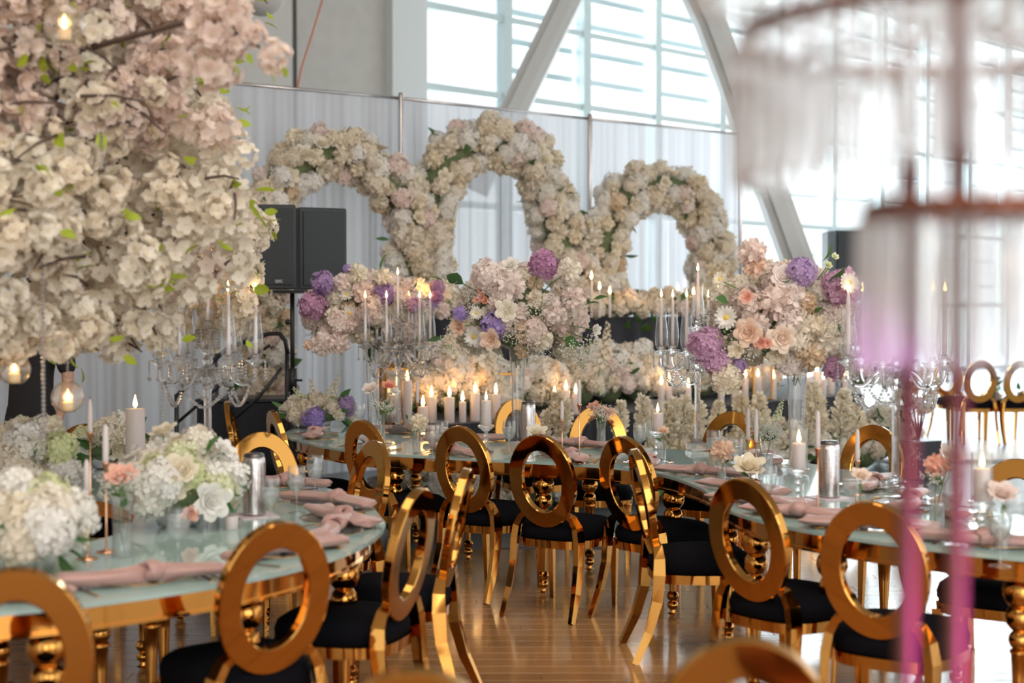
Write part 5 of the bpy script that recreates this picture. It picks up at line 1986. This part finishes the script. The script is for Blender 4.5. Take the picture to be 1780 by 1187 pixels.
for i, p in enumerate(clusters):
    pink = (p.z + TC.z > 2.25 and rt.random() < .75) if p.y < -.1 else rt.random() < .10  # near upper crown mostly takes the blush tone darkened for shade
    mt = 'blossom_blush_shaded' if pink else 'blossom'
    r = rt.uniform(.058, .084)
    d = Vector((p.x, p.y, rt.uniform(-.6, .8)))
    if i < 300:
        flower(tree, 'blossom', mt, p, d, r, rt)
    else:
        pr = protos[rt.randrange(4)]
        M = Matrix.Translation(p) @ (d.to_track_quat('Z', 'Y') @ Quaternion((0, 0, 1), rt.random() * 6)).to_matrix().to_4x4() @ Matrix.Scale(r, 4)
        tgt = stuffv[mt]
        o_ = len(tgt.v)
        tgt.v.extend([tuple(M @ Vector(v)) for v in pr.v])
        tgt.f.extend([tuple(ii + o_ for ii in f) for f in pr.f])
        tgt.m.extend(pr.m)
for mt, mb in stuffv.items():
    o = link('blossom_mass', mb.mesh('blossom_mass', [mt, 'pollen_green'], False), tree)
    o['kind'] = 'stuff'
for i in range(110):
    p = clusters[rt.randrange(0, 800)]
    o_ = Vector((p.x, p.y, 0)).normalized()
    t_ = Vector((-o_.y, o_.x, 0)) * rt.choice((-1, 1)) + Vector((0, 0, rt.uniform(-1.0, .5))) + o_ * .25
    t_ = t_.normalized() * rt.uniform(.12, .26)
    s0 = p + o_ * .05 - t_ * .5
    q = MB(); q.tube([s0, s0 + t_ * .5 + o_ * .02 + Vector((0, 0, .012)), s0 + t_ + o_ * .03], [.007, .0055, .003], 5)
    link('twig', q.mesh('twig', 'bark'), tree)
for i in range(295):
    p = clusters[rt.randrange(0, 1100)]
    d = Vector((p.x, p.y, rt.uniform(-.8, .6))).normalized()
    flower(tree, rt.choice(['leaf', 'blade']), 'leaf_lime', p + d * rt.uniform(.05, .13), d + Vector((rt.uniform(-.8, .8), rt.uniform(-.8, .8), rt.uniform(-.6, .4))), rt.uniform(.06, .095), rt)
# the long sprig reaching right at the top
spg = [Q(390, 20, 4.6), Q(410, 50, 4.6), Q(440, 75, 4.6), Q(478, 98, 4.6)]
q = MB(); q.tube([Vector((.2, -.2, 2.5))] + [p - TC for p in spg], [.014, .009, .007, .005, .003], 5)
link('twig', q.mesh('twig', 'bark'), tree)
for px, py, r in ((385, 15, .10), (372, 60, .10), (395, 75, .07), (402, 45, .07), (440, 60, .05), (476, 100, .065), (385, 125, .07), (360, 110, .1)):
    flower(tree, 'blossom', 'blossom_blush_shaded', Q(px, py, 4.6) - TC, Vector((1, -1, 0)), r, rt)
for px, py in ((405, 110), (430, 92), (468, 125), (490, 116)):
    flower(tree, 'leaf', 'leaf_lime', Q(px, py, 4.58) - TC, Vector((.4, -.3, -.8)), .045, rt)
# the low spray reaching right in front of the loudspeaker
spg = [Q(300, 360, 6.9), Q(350, 395, 6.9), Q(400, 405, 6.9), Q(455, 400, 6.9)]
q = MB(); q.tube([p - TC for p in spg], [.010, .008, .006, .003], 5)
link('twig', q.mesh('twig', 'bark'), tree)
for px, py in ((455, 390), (445, 415), (430, 375), (425, 400), (405, 360), (400, 390), (415, 430), (425, 455), (395, 430), (380, 370), (375, 400), (385, 460), (430, 480), (350, 380), (410, 470), (360, 440), (355, 500), (370, 540), (400, 520), (345, 560), (365, 585), (405, 560), (418, 530)):
    flower(tree, 'blossom', 'blossom', Q(px, py, 6.9 + rt.uniform(-.1, .1)) - TC, Vector((.5, -1, .2)), rt.uniform(.08, .105), rt)
for px, py in ((471, 402), (442, 498), (440, 470), (405, 500), (428, 590)):
    flower(tree, 'leaf', 'leaf_lime', Q(px, py, 6.8) - TC, Vector((.5, -.2, -.7)), .055, rt)
# hanging bead strands
def strand(px, y0, y1, d, label, r=.0075):
    a, c = Q(px, y0, d), Q(px, y1, d)
    n = int((a.z - c.z) / (r * 2.05))
    q = MB()
    for i in range(n):
        q.ball((0, 0, -i * r * 2.05), r, 6, 4)
    return tag(link('bead_strand', q.mesh('bead_strand', 'bead', False), None, (a.x, a.y, a.z)), label, 'bead strand', 'crystal bead strands hanging from the tree')
strand(73, 400, 800, 5.0, 'crystal bead strand hanging before the person in black')
strand(280, 300, 778, 6.0, 'long crystal bead strand hanging beside the left candelabra', .006)
strand(176, 230, 300, 5.0, 'short crystal bead strand high among the blossoms')
def globe(px, py, r, d, label, drop=.25):
    c = Q(px, py, d)
    o = thing('hanging_globe', label, 'candle globe', c, 0, 'glass globes hanging from the tree')
    q = MB()
    pf = [(r * math.sin(a), -r * math.cos(a)) for a in [.45 + (PI - .5) * i / 16 for i in range(17)]]
    q.lathe([(.001, pf[0][1])] + pf, 28, close=False)
    link('glass_ball', cached(('gl', r), lambda: q.mesh('glass_ball', 'glass')), o)
    q = MB()
    ring = [Vector((.012 * math.cos(a), 0, r + .012 + .012 * math.sin(a))) for a in [2 * PI * i / 12 for i in range(13)]]
    q.tube(ring, .003, 6)
    link('hanging_loop', q.mesh('hanging_loop', 'glass'), o)
    q = MB()
    for i in range(int(drop / .011)):
        q.ball((0, 0, r + .03 + i * .011), .005, 6, 4)
    link('bead_cord', q.mesh('bead_cord', 'crystal', False), o)
    candle('tealight', pillar_me(.021, .036, 'wax_warm'), .036, c + Vector((0, 0, -r * .88)), 'orange tealight burning inside the ' + label, True, fs=.9)
    glow(c, .25, (1, .55, .2), .02, 'globe_glow')
globe(25, 642, .058, 5.2, 'clear glass globe hanging at the left frame edge')
globe(118, 690, .062, 5.4, 'clear glass globe hanging in front of the grey drapes')
globe(112, 40, .065, 4.6, 'clear glass globe high among the blossoms', .12)

# ------------------------------------------------------------------ near crystal stand with copper rods
SD = 1.5
sx = (1700 - 890) / FPX * SD
stand = thing('crystal_stand', 'tall stand of frosted crystal tiers on copper rods, blurred in the near right', 'crystal stand', (sx, SD, 0))
def tier(zr, zr2, zb, rad, n, wide):
    for z in (zr, zr2):
        if z is None:
            continue
        q = MB()
        ring = [Vector((rad * math.cos(2 * PI * i / 40), rad * math.sin(2 * PI * i / 40), z)) for i in range(41)]
        q.tube(ring, 0, 6, flat=[(.010, .0035)] * 41, cap=False)
        link('copper_ring', q.mesh('copper_ring', 'copper'), stand)
    q = MB()
    L = (zr2 or zr) - .004 - zb
    q.lathe([(.001, -L), (wide * .75, -L + .014), (wide, -L * .5), (wide, -.012), (.003, -.002), (.001, 0)], 6)
    me = q.mesh('crystal_prism', 'crystal_frost', False)
    for i in range(n):
        a = 2 * PI * i / n
        link('crystal_prism', me, stand, (rad * math.cos(a), rad * math.sin(a), (zr2 or zr) - .004), (0, 0, a))
    for i in range(3):
        a = 2 * PI * i / 3 + .4
        q = MB(); q.tube([(0, 0, zr), (rad * math.cos(a), rad * math.sin(a), zr)], .004, 6)
        link('spoke', q.mesh('spoke', 'copper'), stand)
zz = lambda y: CAMZ + (528 - y) / FPX * SD
tier(zz(-150), None, zz(-10), .30, 60, .011)
tier(zz(62), None, zz(325), .25, 56, .0105)
tier(zz(366), None, zz(645), .118, 30, .0095)
for px, dy in ((1578, .02), (1664, -.05), (1850, .03)):
    x = (px - 890) / FPX * (SD + dy) - sx
    q = MB(); q.lathe([(.0105, .02), (.0105, 2.05)], 12)
    link('rod', q.mesh('rod', 'rod_copper'), stand, (x, dy, 0))
q = MB(); q.lathe([(.20, 0), (.20, .012), (.19, .02)], 28)
link('base', q.mesh('base', 'copper'), stand)
# magenta wash lamp on a short stand out to the right, aimed at the rods
ux, uy, uz = 2.75, .75, .72
up = thing('wash_lamp', 'small black stage lamp on a short stand throwing magenta light', 'lamp', (ux, uy, 0))
q = MB(); q.lathe([(.16, 0), (.16, .015), (.02, .02), (.018, uz - .06)], 16)
link('stand', q.mesh('stand', 'black_paint'), up)
aim = (Vector((sx - .05, SD, 1.40)) - Vector((ux, uy, uz))).normalized()
q = MB(); q.lathe([(.05, -.16), (.07, -.12), (.07, -.02), (.075, -.012)], 16, M=aim.to_track_quat('Z', 'Y').to_matrix().to_4x4())
link('housing', q.mesh('housing', 'black_paint'), up, (0, 0, uz))
l = bpy.data.lights.new('wash_beam', 'SPOT')
l.energy = 1500
l.color = (.66, .02, .80)
l.spot_size = R(9)
l.spot_blend = .6
l.shadow_soft_size = .07
lo = bpy.data.objects.new('wash_beam', l)
COL.objects.link(lo)
lo.location = (ux, uy, uz)
lo.rotation_euler = aim.to_track_quat('-Z', 'Y').to_euler()

# ------------------------------------------------------------------ plinth with dried branches, far right
pp = P(1596, 832, 0)
pt = thing('plinth', 'dark plinth with orange wooden side behind the copper rod', 'plinth', (pp.x, pp.y, .004), .45)
q = MB(); q.bevbox(-.15, .15, -.15, .15, 0, .36, .006)
link('plinth_body', q.mesh('plinth_body', 'black_paint', False), pt)
q = MB(); q.box(-.156, -.150, -.145, .145, .01, .35)
link('wooden_side', q.mesh('wooden_side', 'wood_box', False), pt)
dr = thing('dried_branches', 'dried branches and small blooms standing on the dark plinth', 'branches', (pp.x, pp.y, .364))
rr = random.Random(5)
for i in range(9):
    e = Vector((rr.uniform(-.35, .25), rr.uniform(-.2, .2), rr.uniform(.4, .85)))
    q = MB(); q.tube([(0, 0, 0), e * .5 + Vector((rr.uniform(-.05, .05), 0, .05)), e], [.008, .006, .003], 5)
    link('branch', q.mesh('branch', 'bark'), dr)
    for k in range(4):
        flower(dr, 'mum' if k % 2 else 'rose', 'petal_blush' if k % 2 else 'petal_tan', e * rr.uniform(.35, 1) + Vector((rr.uniform(-.05, .05), rr.uniform(-.05, .05), 0)), Vector((rr.uniform(-1, 1), -1, .4)), rr.uniform(.03, .055), rr)

# flowers hung on the far chairs
for i, (px, py) in enumerate(((1722, 668), (1790, 672))):
    c = Vector(((px - 890) / FPX * 16.45, 16.45, .60))
    o = thing('chair_posy', ('posy of pale roses and leaves tied behind a distant gold chair', 'posy of pale roses tied on the rightmost distant chair')[i], 'flowers', c)
    for k in range(5):
        flower(o, 'rose', 'petal_blush', (rr.uniform(-.1, .1), rr.uniform(-.03, .03), rr.uniform(-.14, .05)), (0, -1, .2), .06, rr)
    for k in range(8):
        flower(o, 'leaf', 'leaf', (rr.uniform(-.12, .12), 0, rr.uniform(-.05, .15)), (rr.uniform(-1, 1), -.3, rr.uniform(-.5, 1)), .14, rr)

number_all()
